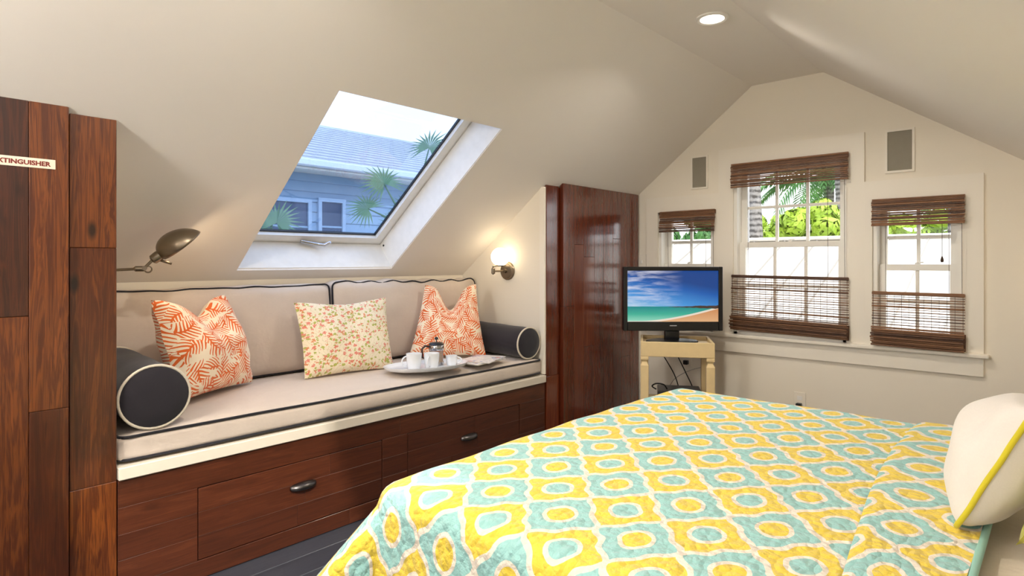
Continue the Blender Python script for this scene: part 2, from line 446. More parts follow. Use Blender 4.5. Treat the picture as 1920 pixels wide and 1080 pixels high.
# gable wall with three windows
WC = (-1.655, -0.970, 0.70, 1.84); WL = (-2.215, -1.795, 0.70, 1.545); WR = (-0.835, -0.415, 0.70, 1.545)
prof = [(XK, 0), (XRK, 0), (XRK, zr(XRK)), (XR, ZC), (XL, ZC), (XK, zl(XK))]
hole = lambda w: [(w[0], w[2]), (w[1], w[2]), (w[1], w[3]), (w[0], w[3])]
solo('wall_gable', G().plate(prof, [hole(WC), hole(WL), hole(WR)], (0, YG, 0), (1, 0, 0), (0, 0, 1), (0, .14, 0)), M['wall'],
     'cream gable wall with three sash windows', 'wall', kind='structure')
WB = (-2.0, -0.3, 0.25, 1.75)  # rear window opening, added out of view to brighten the room
solo('wall_rear', G().plate(prof, [hole(WB)], (0, YB, 0), (1, 0, 0), (0, 0, 1), (0, -.14, 0)), M['wall'],
     'cream rear gable wall with an added wide window for fill light', 'wall', kind='structure')
for wv, nm in ((WC, 'a'), (WL, 'b'), (WR, 'c')):
    portal('portal_' + nm, ((wv[0] + wv[1]) / 2, YG + .17, (wv[2] + wv[3]) / 2), (0, -1, 0), wv[1] - wv[0], wv[3] - wv[2])
portal('portal_d', ((WB[0] + WB[1]) / 2, YB - .17, (WB[2] + WB[3]) / 2), (0, 1, 0), WB[1] - WB[0], WB[3] - WB[2])
pc = O_ + ul * sx((SKXA + SKXB) / 2) + nl * (TH + .07); portal('portal_e', (pc.x, (SKY0 + SKY1) / 2, pc.z), -nl, SKY1 - SKY0, sx(SKXB) - sx(SKXA))
pc = Vector((XR, 0, ZC)) + ur * (SK2[2] + SK2[3]) / 2 + nr * .2; portal('portal_f', (pc.x, 0, pc.z), -nr, 1.1, .9)

# niche end walls
for nm, y0, y1 in (('wall_niche_near', NY0 - .03, NY0), ('wall_niche_far', NY1, NY1 + .03)):
    g = G().plate([(XK, 0), (XF - .045, 0), (XF - .045, zl(XF - .045)), (XK, zl(XK))], [], (0, y0, 0), (1, 0, 0), (0, 0, 1), (0, y1 - y0, 0))
    solo(nm, g, M['wall'], 'cream end wall of the niche ' + ('with the globe sconce' if 'far' in nm else 'carrying the swing arm lamp'), 'wall', kind='structure')
solo('trim_1', G().cbox(XF - .045, XF - .004, NY1 - .004, NY1 + .012, .486, zl(XF) - .02, .002), M['trim'], 'thin cream corner bead between niche wall and red closet', 'trim', kind='structure')

# window casings, sill and apron
CT = 0.016
def casing(name, x0, x1, z0, z1, win, label):
    g = G().plate([(x0, z0), (x1, z0), (x1, z1), (x0, z1)], [hole(win)], (0, YG - CT, 0), (1, 0, 0), (0, 0, 1), (0, CT, 0))
    return solo(name, g, M['trim'], label, 'window trim', kind='structure')
casing('trim_2', -1.755, -0.875, .705, 1.945, (WC[0], WC[1], .7051, WC[3]), 'cream casing boards around the tall middle window')
casing('trim_3', -0.8749, -0.321, .705, 1.655, (WR[0], WR[1], .7051, WR[3]), 'cream casing boards around the small window farthest from the television')
casing('trim_4', -2.309, -1.7551, .705, 1.655, (WL[0], WL[1], .7051, WL[3]), 'cream casing boards around the small window behind the television')
solo('trim_5', G().cbox(-2.33, -0.298, YG - .045, YG + .001, .682, .705, .006, 2), M['trim'], 'cream window sill shelf running under all three windows', 'window sill', kind='structure')
solo('trim_6', G().cbox(-2.309, -0.321, YG - .018, YG + .001, .582, .682, .003), M['trim'], 'cream apron board below the window sill', 'window trim', kind='structure')
solo('baseboard_gable', G().cbox(XF + .01, XRK, YG - .015, YG + .001, 0, .11, .003), M['trim'], 'cream baseboard along the gable wall', 'baseboard', kind='structure')

def sash_window(name, w, cols, meet, label):
    root = empty(name, ((w[0] + w[1]) / 2, YG + .07, w[2]), label, 'window', kind='structure')
    x0, x1, z0, z1 = w
    fr = G()
    for a, b in ((x0, x0 + .022), (x1 - .022, x1)): fr.box(a, b, YG + .0, YG + .14, z0, z1)
    fr.box(x0, x1, YG, YG + .14, z1 - .022, z1); fr.box(x0, x1, YG + .0, YG + .16, z0, z0 + .02)
    part(root, 'frame', fr, M['sash'])
    xi0, xi1 = x0 + .022, x1 - .022
    for up, (za, zb, ya) in enumerate(((z0 + .02, meet + .018, YG + .045), (meet - .018, z1 - .022, YG + .082))):
        st = .036; bt = .06 if not up else .032
        s_ = part(root, 'sash', G().plate([(xi0, za), (xi1, za), (xi1, zb), (xi0, zb)], [[(xi0 + st, za + bt), (xi1 - st, za + bt), (xi1 - st, zb - .034), (xi0 + st, zb - .034)]],
                  (0, ya, 0), (1, 0, 0), (0, 0, 1), (0, .035, 0)), M['sash'])
        gx0, gx1, gz0, gz1 = xi0 + st, xi1 - st, za + bt, zb - .034
        zm = (gz0 + gz1) / 2
        bars = [(gz0, zm), (zm, gz1)]
        part(s_, 'muntin', G().cbox(gx0, gx1, ya + .006, ya + .03, zm - .009, zm + .009, .004), M['sash'])
        for c in range(1, cols):
            xc = gx0 + (gx1 - gx0) * c / cols
            part(s_, 'muntin', G().cbox(xc - .009, xc + .009, ya + .0055, ya + .0305, gz0, gz1, .004), M['sash'])
        for c in range(cols):
            for (a, b) in bars:
                xa = gx0 + (gx1 - gx0) * c / cols; xb = gx0 + (gx1 - gx0) * (c + 1) / cols
                part(s_, 'pane', G().box(xa - .002, xb + .002, ya + .017, ya + .02, a - .002, b + .002), M['glass'])
        if not up:
            lk = G().lathe([(.012, 0), (.012, .008), (.006, .012)], ((x0 + x1) / 2, ya + .012, zb), (0, 0, 1), 12)
            lk.cbox((x0 + x1) / 2 - .004, (x0 + x1) / 2 + .03, ya + .006, ya + .016, zb + .008, zb + .015, .002)
            part(s_, 'sash_lock', lk, M['white'], True, 30)
    return root
sash_window('window_1', WC, 3, 1.300, 'tall middle sash window with three columns of panes')
sash_window('window_2', WL, 2, 1.155, 'small sash window partly behind the television')
sash_window('window_3', WR, 2, 1.155, 'small sash window farthest from the television')
rw = empty('fill_window_rear', ((WB[0] + WB[1]) / 2, YB - .07, WB[2]), 'added unseen window in the rear wall for fill light', 'window', kind='structure')
part(rw, 'frame', G().plate(hole(WB), [hole((WB[0] + .05, WB[1] - .05, WB[2] + .05, WB[3] - .05))], (0, YB - .09, 0), (1, 0, 0), (0, 0, 1), (0, .05, 0)), M['sash'])
part(rw, 'pane', G().box(WB[0] + .05, WB[1] - .05, YB - .068, YB - .064, WB[2] + .05, WB[3] - .05), M['glass'])

# skylight
def sp(y, d, off):   # point on / above the left slope
    p = O_ + ul * d + nl * off; return Vector((p.x, y, p.z))
sk = empty('window_4', sp((SKY0 + SKY1) / 2, sx(SKXA), TH), 'roof skylight with white frame above the window seat', 'skylight', kind='structure')
d0, d1 = sx(SKXA), sx(SKXB)
def ring(y0, y1, a, b, m, off, th):
    return G().plate([(y0, a), (y1, a), (y1, b), (y0, b)], [[(y0 + m, a + m), (y1 - m, a + m), (y1 - m, b - m), (y0 + m, b - m)]], O_ + nl * off, (0, 1, 0), ul, nl * th)
part(sk, 'frame', ring(SKY0 - .04, SKY1 + .04, d0 - .04, d1 + .04, .052, TH + .001, .07), M['white'])
part(sk, 'sash', ring(SKY0 + .016, SKY1 - .016, d0 + .016, d1 - .016, .048, TH - .002, .04), M['white'])
part(sk, 'gasket', ring(SKY0 + .058, SKY1 - .058, d0 + .058, d1 - .058, .014, TH + .020, .012), M['black'])
part(sk, 'pane', G().plate([(SKY0 + .062, d0 + .062), (SKY1 - .062, d0 + .062), (SKY1 - .062, d1 - .062), (SKY0 + .062, d1 - .062)], [], O_ + nl * (TH + .024), (0, 1, 0), ul, nl * .004), M['glass_blue'])
part(sk, 'sill_liner', G().plate([(SKY0 + .002, d0 + .001), (SKY1 - .002, d0 + .001), (SKY1 - .002, d0 + .004), (SKY0 + .002, d0 + .004)], [], O_ + nl * .012, (0, 1, 0), ul, nl * .176), M['white'])
part(sk, 'side_liner', G().plate([(SKY1 - .004, d0 + .004), (SKY1 - .001, d0 + .004), (SKY1 - .001, d1 - .002), (SKY1 - .004, d1 - .002)], [], O_ + nl * .004, (0, 1, 0), ul, nl * .184), M['white'])
hy = 1.80
hd = part(sk, 'handle', G().tube([sp(hy - .07, d0 + .035, TH - .016), sp(hy + .01, d0 + .03, TH - .03), sp(hy + .055, d0 + .05, TH - .055), sp(hy + .075, d0 + .085, TH - .06)], [.009, .012, .010, .008], 10), M['steel'], True, 40, 'grey metal latch handle')
part(sk, 'screw', G().lathe([(.006, 0), (.006, .004)], (sp(SKY1 - .004, d0 + .03, TH - .03)), (0, -1, 0), 10), M['black'])
s2 = empty('fill_skylight', (0, 0, 1.6), 'added unseen roof skylight over the bed side aisle for fill light', 'skylight', kind='structure')
o2 = Vector((XR, 0, ZC))
part(s2, 'frame', G().plate([(SK2[0], SK2[2]), (SK2[1], SK2[2]), (SK2[1], SK2[3]), (SK2[0], SK2[3])], [[(SK2[0] + .06, SK2[2] + .06), (SK2[1] - .06, SK2[2] + .06), (SK2[1] - .06, SK2[3] - .06), (SK2[0] + .06, SK2[3] - .06)]], o2 + nr * .1, (0, 1, 0), ur, nr * .06), M['white'])
part(s2, 'pane', G().plate([(SK2[0] + .06, SK2[2] + .06), (SK2[1] - .06, SK2[2] + .06), (SK2[1] - .06, SK2[3] - .06), (SK2[0] + .06, SK2[3] - .06)], [], o2 + nr * .125, (0, 1, 0), ur, nr * .004), M['glass'])

# ------------------------------------------------------------------ closets
def staves(parent, xs, y0, y1, z0, z1, widths, cutsets, mat):
    y = y0
    for w, cuts in zip(widths, cutsets):
        zz = [z0] + [c for c in cuts if z0 < c < z1] + [z1]
        for a, b in zip(zz[:-1], zz[1:]):
            part(parent, 'plank', G().cbox(xs[0], xs[1], y + .0004, min(y + w, y1) - .0004, a + .0004, b - .0004, .0016), mat)
        y += w
lc = empty('built_in_closet', (XF - .3, -.6, 0), 'dark varnished pine closet carrying the extinguisher sign', 'closet')
part(lc, 'carcass', G().box(XF - .045, XF - .03, YB + .01, NY0 - .032, .002, zl(XF - .045) - .004), M['darkgap'])
door = part(lc, 'door', G().box(XF - .018, XF - .002, -.30, .497, .012, 1.672), M['wood_v'])
wd = [.104] * 8
staves(door, (XF - .0015, XF + .02), .498 - .104 * 7 - .07, .497, .012, 1.688, [.070] + [.104] * 7,
       [[.6], [1.1], [.35, 1.3], [.9], [.5, 1.42], [.2, 1.22], [1.02], [.72]], M['wood_v'])
stile = part(lc, 'stile', G().box(XF - .03, XF - .012, .502, NY0, .002, 1.665), M['wood_v'])
staves(stile, (XF - .0115, XF), .502, NY0, .002, 1.672, [.134], [[.44, 1.235]], M['wood_v'])
fr2 = part(lc, 'side_panel', G().box(XF - .03, XF, YB + .01, -.303, .002, 1.672), M['wood_v'])

rc = empty('built_in_closet', (XF - .3, 3.5, 0), 'glossy red brown pine closet beside the television', 'closet')
part(rc, 'carcass', G().box(XF - .045, XF - .03, NY1 + .032, YG - .002, .002, zl(XF - .045) - .004), M['darkgap'])
st = part(rc, 'stile', G().box(XF - .03, XF - .012, NY1 + .012, 3.088, .002, 1.66), M['wood_r'])
staves(st, (XF - .0115, XF), NY1 + .012, 3.088, .002, 1.668, [.126], [[.47]], M['wood_r'])
dr = part(rc, 'door', G().box(XF - .02, XF - .002, 3.100, 4.022, .012, 1.66), M['wood_r'])
staves(dr, (XF - .0015, XF + .026), 3.100, 4.022, .012, 1.688, [.118, .105, .122, .112, .118, .11, .12, .117],
       [[.9], [1.3], [.62, 1.22], [], [.8], [1.35], [.5], [1.05]], M['wood_r'])

# extinguisher sign
sg = empty('door_sign', (XF + .0205, .36, 1.482), 'small white sign with red FIRE EXTINGUISHER lettering on dark closet door', 'sign')
part(sg, 'plate', G().cbox(XF + .0202, XF + .0222, .252, .461, 1.4815, 1.5115, .0006), plain('sign_white', srgb(240, 226, 206), 0.4))
def text_mesh(body, size, offset=0.0):
    c = bpy.data.curves.new('t', 'FONT'); c.body = body; c.size = size; c.offset = offset; c.extrude = 0.0003; c.resolution_u = 3
    o = bpy.data.objects.new('t', c); COL.objects.link(o); bpy.context.view_layer.update()
    me = bpy.data.meshes.new_from_object(o.evaluated_get(bpy.context.evaluated_depsgraph_get()))
    g = G().add([v.co.copy() for v in me.vertices], [tuple(p.vertices) for p in me.polygons])
    bpy.data.objects.remove(o); return g
tg = text_mesh('FIRE EXTINGUISHER', .0195, .0007)
wmax = max(p[0] for p in tg.v); kx = .186 / wmax
tg.v = [(XF + .0226 + p[2], .449 - (wmax - p[0]) * kx, 1.4895 + p[1]) for p in tg.v]
part(sg, 'lettering', tg, plain('sign_red', srgb(122, 34, 26), 0.5))

# ------------------------------------------------------------------ window seat
ws = empty('window_seat', (XF - .37, (NY0 + NY1) / 2, 0), 'built-in pine window seat with two drawers and white top board', 'bench')
part(ws, 'seat_board', G().cbox(XK + .004, XF + .012, NY0 + .003, NY1 - .004, .440, .484, .003), paint('seat_board_white', srgb(222, 212, 196), .4, .02), label='white painted top board')
part(ws, 'carcass', G().box(XF - .06, XF - .032, NY0 + .003, NY1 - .004, .002, .439), M['darkgap'])
D1 = (.901, 1.726); D2 = (1.881, 2.706); ZD = (.073, .342)
fp = part(ws, 'front_panel', G().box(XF - .031, XF - .020, NY0 + .003, NY1 - .004, .003, .438), M['darkgap'])
def hplanks(parent, x0, x1, y0, y1, rows, seed):
    rr = random.Random(seed)
    for (a, b) in rows:
        cuts = [y0]; 
        if y1 - y0 > .5: cuts.append(y0 + (y1 - y0) * rr.uniform(.3, .7))
        cuts.append(y1)
        for p, q in zip(cuts[:-1], cuts[1:]):
            part(parent, 'plank', G().cbox(x0, x1, p + .0004, q - .0004, a + .0003, b - .0003, .001), M['wood_h'])
Y0, Y1 = NY0 + .003, NY1 - .004
hplanks(fp, XF - .0195, XF, Y0, Y1, [(.003, ZD[0] - .002), (ZD[1] + .002, .4385)], 3)
mid = [(ZD[0] - .002, .163), (.163, .252), (.252, ZD[1] + .002)]
hplanks(fp, XF - .0195, XF, Y0, D1[0] - .003, mid, 5)
hplanks(fp, XF - .0195, XF, D1[1] + .003, D2[0] - .003, mid, 6)
hplanks(fp, XF - .0195, XF, D2[1] + .003, Y1, mid, 8)
for (a, b), sd in ((D1, 11), (D2, 14)):
    dw = part(ws, 'drawer', G().box(XF - .0195, XF - .012, a + .001, b - .001, ZD[0] + .001, ZD[1] - .001), M['wood_h'])
    hplanks(dw, XF - .0115, XF - .001, a, b, [(ZD[0] + .001, .163), (.163, .252), (.252, ZD[1] - .001)], sd)
    yc = (a + b) / 2 + (.009 if sd == 11 else 0); zc = .240
    g = G()
    def cup(u, v, yc=yc, zc=zc):
        th = (u - .5) * math.pi; ph = v * math.pi * .62
        return Vector((XF + .001 + .030 * math.cos(th) * math.sin(ph) , yc + .060 * math.sin(th), zc - .004 + .021 * math.cos(ph) * (0.35 + .65 * math.cos(th))))
    g.grid(cup, 18, 10)
    hnd = part(dw, 'handle', g, M['pull'], True, None, 'pewter cup pull')
    md = hnd.modifiers.new('solid', 'SOLIDIFY'); md.thickness = .002

# cushions of the seat
SZ0, SZ1 = .486, .588
sc = empty('seat_cushion', (XF - .34, (NY0 + NY1) / 2, SZ0), 'long linen seat cushion with black piping on the window seat', 'cushion')
cx0, cx1, cy0, cy1 = XK + .012, XF - .012, NY0 + .008, NY1 - .010
gsc = G().softbox(cx0, cx1, cy0, cy1, SZ0, SZ1, .030, (0.018, 0, .026), 26, .006)
gsc.v = [(max(p[0], XK + .004), min(max(p[1], NY0 + .004), NY1 - .005), max(p[2], SZ0)) for p in gsc.v]
part(sc, 'cover', gsc, M['linen'], True)
def rloop(x0, x1, y0, y1, r, z, bx=0.0, nseg=6, zf=None, sub=24):
    pts = []
    for (cx, cy, a0) in ((x1 - r, y1 - r, 0), (x0 + r, y1 - r, 90), (x0 + r, y0 + r, 180), (x1 - r, y0 + r, 270)):
        for k in range(nseg + 1):
            a = R(a0 + 90 * k / nseg); pts.append(Vector((cx + r * math.cos(a), cy + r * math.sin(a), z)))
    out = []
    for i, p in enumerate(pts):
        q = pts[(i + 1) % len(pts)]; m = max(1, int((q - p).length / .06))
        for k in range(m): out.append(p.lerp(q, k / m))
    hx = (x1 - x0) / 2; hy_ = (y1 - y0) / 2; mx = (x0 + x1) / 2; my = (y0 + y1) / 2
    for p in out:
        b = (p.y - my) / hy_
        if p.x > mx: p.x += bx * (1 - b * b)
        p.z += .003 * noise.noise(Vector((p.x * 5, p.y * 3, z * 9)))
    return out
part(sc, 'piping', G().tube(rloop(cx0 + .008, cx1 - .004, cy0 + .006, cy1 - .006, .03, SZ1 - .010, .012), .0055, 6, True), M['piping_black'], True)
part(sc, 'piping', G().tube(rloop(cx0 + .008, cx1 - .004, cy0 + .006, cy1 - .006, .03, SZ0 + .012, .012), .0055, 6, True), M['piping_black'], True)

def back_cushion(y0, y1, label, seed, zt):
    root = empty('back_cushion', (-3.03, (y0 + y1) / 2, .60), label, 'cushion', 'linen back cushions of the window seat')
    X0, X1, z0 = -3.135, -2.965, .612
    g = G().softbox(X0, X1, y0, y1, z0, zt, .045, (.035, 0.0, .004), 20, .010, seed)
    ym = (y0 + y1) / 2; hy2 = (y1 - y0) / 2
    def warp(p):
        x_, y_, z_ = p; t = (z_ - z0) / (zt - z0); b = (y_ - ym) / hy2
        z2 = z_ + t * (.012 * noise.noise(Vector((y_ * 5 + seed, 1.7, 0))) + .022 * abs(b) ** 6 + .006 * math.sin(y_ * 40 + seed) * (1 if seed > 4 else .25))
        x2 = x_ - t * .03 * (0 if x_ < -3.10 else 1)
        return Vector((max(x2, XK + .006), y_, z2))
    g.v = [tuple(warp(p)) for p in g.v]
    part(root, 'cover', g, M['linen'], True)
    # piping on the front face edge
    pts = []
    r = .04
    for (cy, cz, a0) in ((y1 - r, zt - r, 0), (y0 + r, zt - r, 90), (y0 + r, z0 + r, 180), (y1 - r, z0 + r, 270)):
        for k in range(6):
            a = R(a0 + 90 * k / 5); pts.append(Vector((X1 - .022, cy + (r - .004) * math.cos(a), cz + (r - .004) * math.sin(a))))
    out = []
    for i, p in enumerate(pts):
        q = pts[(i + 1) % len(pts)]; m = max(1, int((q - p).length / .025))
        for k in range(m): out.append(warp(p.lerp(q, k / m)))
    part(root, 'piping', G().tube(out, .005, 6, True), M['piping_black'], True)
    return root
back_cushion(NY0 + .010, 1.822, 'long linen back cushion behind the orange and flower pillows', 2.0, 1.062)
back_cushion(1.832, NY1 - .012, 'shorter linen back cushion behind the tea tray', 6.0, 1.066)

def pillow(name, BL, BR, TR, TL, thick, mat, label, group=None, chop=0.0, pinch=.07, n=28, piping=None, mats=None, cat='pillow', seed=0.0, power=.5, chopw=.2, wr=.006):
    BL, BR, TR, TL = map(Vector, (BL, BR, TR, TL))
    root = empty(name, (BL + BR) / 2, label, cat, group)
    nrm = (BR - BL).cross(TL - BL).normalized()
    Wd = (BR - BL).length; Ht = (TL - BL).length
    def pt(u, v, s):
        a, b = 2 * u - 1, 2 * v - 1
        a2 = a * (1 - pinch * (1 - b * b)); b2 = b * (1 - pinch * (1 - a * a))
        uu, vv = (a2 + 1) / 2, (b2 + 1) / 2
        e = math.exp(-((u - .5) / chopw) ** 2)
        vv -= chop * e * max(0, vv) ** 2.2
        p = (BL * (1 - uu) + BR * uu) * (1 - vv) + (TL * (1 - uu) + TR * uu) * vv
        prof_ = max(0, (1 - a * a) * (1 - b * b)) ** power
        t = thick * prof_ * (1 - .55 * (1 if chop else 0) * e * max(0, v - .3))
        t += thick * .25 * prof_ * noise.noise(Vector((u * 3 + seed, v * 3, s)))
        p = p + nrm * s * t
        w = wr * noise.noise(Vector((u * 6 + seed, v * 6, 3.3))); 
        return p + nrm * w
    for s, nm in ((1, 'front'), (-1, 'back')):
        g = G(); g.grid(lambda u, v: pt(u, v, s), n, n, lambda u, v: (u * Wd + seed * .37, v * Ht + (0 if s > 0 else 3)))
        part(root, nm + '_panel', g, mat, True)
    if piping:
        per = [(k / n, 0) for k in range(n)] + [(1, k / n) for k in range(n)] + [(1 - k / n, 1) for k in range(n)] + [(0, 1 - k / n) for k in range(n)]
        part(root, 'piping', G().tube([pt(u, v, 1) for u, v in per], piping[0], 8, True), piping[1], True)
    return root
pillow('throw_pillow', (-2.625, .905, .625), (-2.875, 1.325, .615), (-2.905, 1.205, 1.035), (-2.70, .835, 1.035), .115, M['fern'],
       'slouched orange fern print pillow beside the wide bolster', 'orange fern pillows', chop=.20, pinch=.05, seed=1.0, wr=.01)
pillow('throw_pillow', (-2.742, 1.520, .618), (-2.690, 2.015, .614), (-2.862, 2.085, .985), (-2.875, 1.535, .985), .075, M['floral'],
       'square pillow with small pink and green flower print', chop=.05, pinch=.05, seed=4.0, chopw=.3)
pillow('throw_pillow', (-2.885, 2.262, .615), (-2.635, 2.665, .612), (-2.795, 2.735, 1.045), (-2.925, 2.425, 1.045), .075, M['fern'],
       'orange fern print pillow with deep chop behind the tea tray', 'orange fern pillows', chop=.36, pinch=.05, seed=8.0, chopw=.19)

def bolster(c0, c1, ry, rz, label):
    c0, c1 = Vector(c0), Vector(c1)     # front end centre, back end centre
    root = empty('bolster', ((c0.x + c1.x) / 2, c0.y, c0.z - rz), label, 'bolster', 'dark bolsters of the window seat')
    ax = (c0 - c1); L = ax.length; ax.normalize(); side = Vector((0, 0, 1)).cross(ax).normalized(); up = Vector((0, 0, 1))
    def ringpt(r, h, a): return c1 + ax * h + side * (math.cos(a) * ry * r) + up * (math.sin(a) * rz * r)
    n = 40; prof_ = [(.0, .004), (.5, -.004), (.93, -.002), (.985, .004), (1, .02)] + [(1 + .012 * math.sin(k * 1.3), .02 + (L - .04) * k / 12) for k in range(1, 12)] + [(1, L - .02), (.99, L - .004)]
    g = G()
    def addp(g, pr):
        v = [ringpt(r, h, 2 * math.pi * k / n) for r, h in pr for k in range(n)]
        f = [(i * n + k, i * n + (k + 1) % n, (i + 1) * n + (k + 1) % n, (i + 1) * n + k) for i in range(len(pr) - 1) for k in range(n)]
        return g.add(v, f)
    part(root, 'body', addp(g, prof_), M['navy'], True)
    part(root, 'end_panel', addp(G(), [(.985, L - .003), (.9, L + .006), (.5, L + .012), (.0, L + .013)]), M['navy'], True)
    part(root, 'piping', G().tube([ringpt(1.0, L - .002, 2 * math.pi * k / n) for k in range(n)], .0052, 8, True), M['ivory'], True)
    part(root, 'piping', G().tube([ringpt(1.0, .004, 2 * math.pi * k / n) for k in range(n)], .0052, 8, True), M['ivory'], True)
bolster((-2.425, .763, .703), (-2.93, .768, .72), .117, .112, 'wide dark bolster with ivory piping against the dark pine closet')
bolster((-2.432, 2.832, .690), (-2.95, 2.835, .703), .103, .094, 'slim dark bolster with ivory piping under the globe sconce')

# ------------------------------------------------------------------ tea tray
TZ = .622
TC = Vector((-2.515, 2.095, TZ))
tdir = Vector((.30, .95, 0)).normalized(); tper = Vector((tdir.y, -tdir.x, 0))
g = G()
def trayp(pr, n=48):
    v = [TC + tdir * (.235 * r * math.cos(2 * math.pi * k / n)) + tper * (.135 * r * math.sin(2 * math.pi * k / n)) + Vector((0, 0, h)) for r, h in pr for k in range(n)]
    m = len(pr); f = [(i * n + k, i * n + (k + 1) % n, (i + 1) * n + (k + 1) % n, (i + 1) * n + k) for i in range(m - 1) for k in range(n)]
    f.append(tuple(range(n))); f.append(tuple((m - 1) * n + k for k in range(n)))
    return G().add(v, f)
solo('serving_tray', trayp([(.82, 0), (.93, .006), (.985, .018), (1.0, .024), (.975, .024), (.9, .012), (.82, .008)]), M['porcelain'], 'oval white serving tray on the seat cushion', 'tray', True, 50)
def mug(c, r, h, hang, label, nm='mug'):
    root = empty(nm, c, label, 'mug', 'white cups on the tray')
    part(root, 'body', G().lathe([(r * .72, 0), (r * .80, .003), (r * .93, h * .5), (r, h), (r * .93, h), (r * .86, h * .5), (r * .72, .008), (0, .007)], c, (0, 0, 1), 28), M['porcelain'], True, 50)
    d = Vector((math.cos(hang), math.sin(hang), 0)); c = Vector(c)
    part(root, 'handle', G().tube([c + d * (r * .88 + .026 * math.sin(t)) + Vector((0, 0, h * .5 + h * .33 * math.cos(t))) for t in [math.pi * k / 10 for k in range(11)]], .0042, 8), M['porcelain'], True)
base = TC + Vector((0, 0, .0085))
mug(base - tdir * .085 + tper * .035, .041, .082, R(-120), 'tall white porcelain mug on the tray end away from the magazines')
mug(base + tdir * .005 + tper * .055, .041, .080, R(-60), 'tall white porcelain mug in front of the coffee press')
mug(base + tdir * .135 + tper * .02, .032, .052, R(60), 'low white sugar cup beside the coffee press', 'sugar_cup')
cp = empty('coffee_press', base + tdir * .075 - tper * .045, 'glass coffee press with black lid on the tray', 'coffee press')
pc0 = Vector(cp.location)
part(cp, 'jug', G().lathe([(.034, 0), (.037, .004), (.038, .10), (.040, .106), (.0365, .106), (.035, .10), (.034, .006), (0, .005)], pc0, (0, 0, 1), 28), M['jug'], True, 50)
part(cp, 'band', G().lathe([(.0392, .078), (.0408, .080), (.0408, .104), (.0392, .106)], pc0, (0, 0, 1), 28), M['steel'], True, 50)
part(cp, 'band', G().lathe([(.0385, 0.0005), (.0405, .002), (.0405, .014), (.0385, .016)], pc0, (0, 0, 1), 28), M['steel'], True, 50)
part(cp, 'lid', G().lathe([(.041, .107), (.042, .110), (.036, .118), (.01, .121)], pc0, (0, 0, 1), 28), M['black'], True, 50)
part(cp, 'plunger_knob', G().lathe([(.003, .120), (.003, .132), (.010, .136), (.010, .144), (.004, .149)], pc0, (0, 0, 1), 16), M['black'], True, 50)
hd_ = -tdir
part(cp, 'handle', G().tube([pc0 + hd_ * .040 + Vector((0, 0, .098)), pc0 + hd_ * .066 + Vector((0, 0, .104)), pc0 + hd_ * .084 + Vector((0, 0, .088)), pc0 + hd_ * .082 + Vector((0, 0, .045)), pc0 + hd_ * .040 + Vector((0, 0, .022))], .006, 8), plain('brown_handle', srgb(60, 34, 26), .3), True)
def magazine(c, ang, w, h, z0, th, label, seed):
    n = N('magazine_cover_%d' % seed); n.set(Roughness=.35)
    v = n.coord('Object'); t = n.noise(n.mapping(v, loc=(seed, seed, 0)), 14, 2); 
    n.col(n.ramp(t, [(.3, srgb(226, 220, 216)), (.46, srgb(240, 234, 228)), (.56, srgb(150, 160, 190)), (.62, srgb(214, 170, 160)), (.72, srgb(238, 232, 226))], 'CONSTANT'))
    d = Vector((math.cos(ang), math.sin(ang), 0)); e = Vector((-d.y, d.x, 0)); c = Vector((*c, z0))
    root = empty('magazine', c, label, 'magazine', 'magazines beside the tray')
    q = [c + d * sx_ * w / 2 + e * sy_ * h / 2 for sx_, sy_ in ((-1, -1), (1, -1), (1, 1), (-1, 1))]
    def slab(a, b, s): 
        qq = [c + (p - c) * s for p in q]; vv = [p + Vector((0, 0, a)) for p in qq] + [p + Vector((0, 0, b)) for p in qq]
        return G().add(vv, [(0, 3, 2, 1), (4, 5, 6, 7), (0, 1, 5, 4), (1, 2, 6, 5), (2, 3, 7, 6), (3, 0, 4, 7)])
    part(root, 'pages', slab(0, th - .0008, .985), plain('paper_%d' % seed, srgb(232, 226, 214), .8))
    part(root, 'cover', slab(th - .0008, th, 1), n.m)
magazine((-2.51, 2.475), R(98), .27, .20, .616, .006, 'glossy magazine lying flat under the other magazine', 3)
magazine((-2.50, 2.50), R(112), .26, .19, .623, .005, 'glossy magazine lying on top of another magazine', 9)

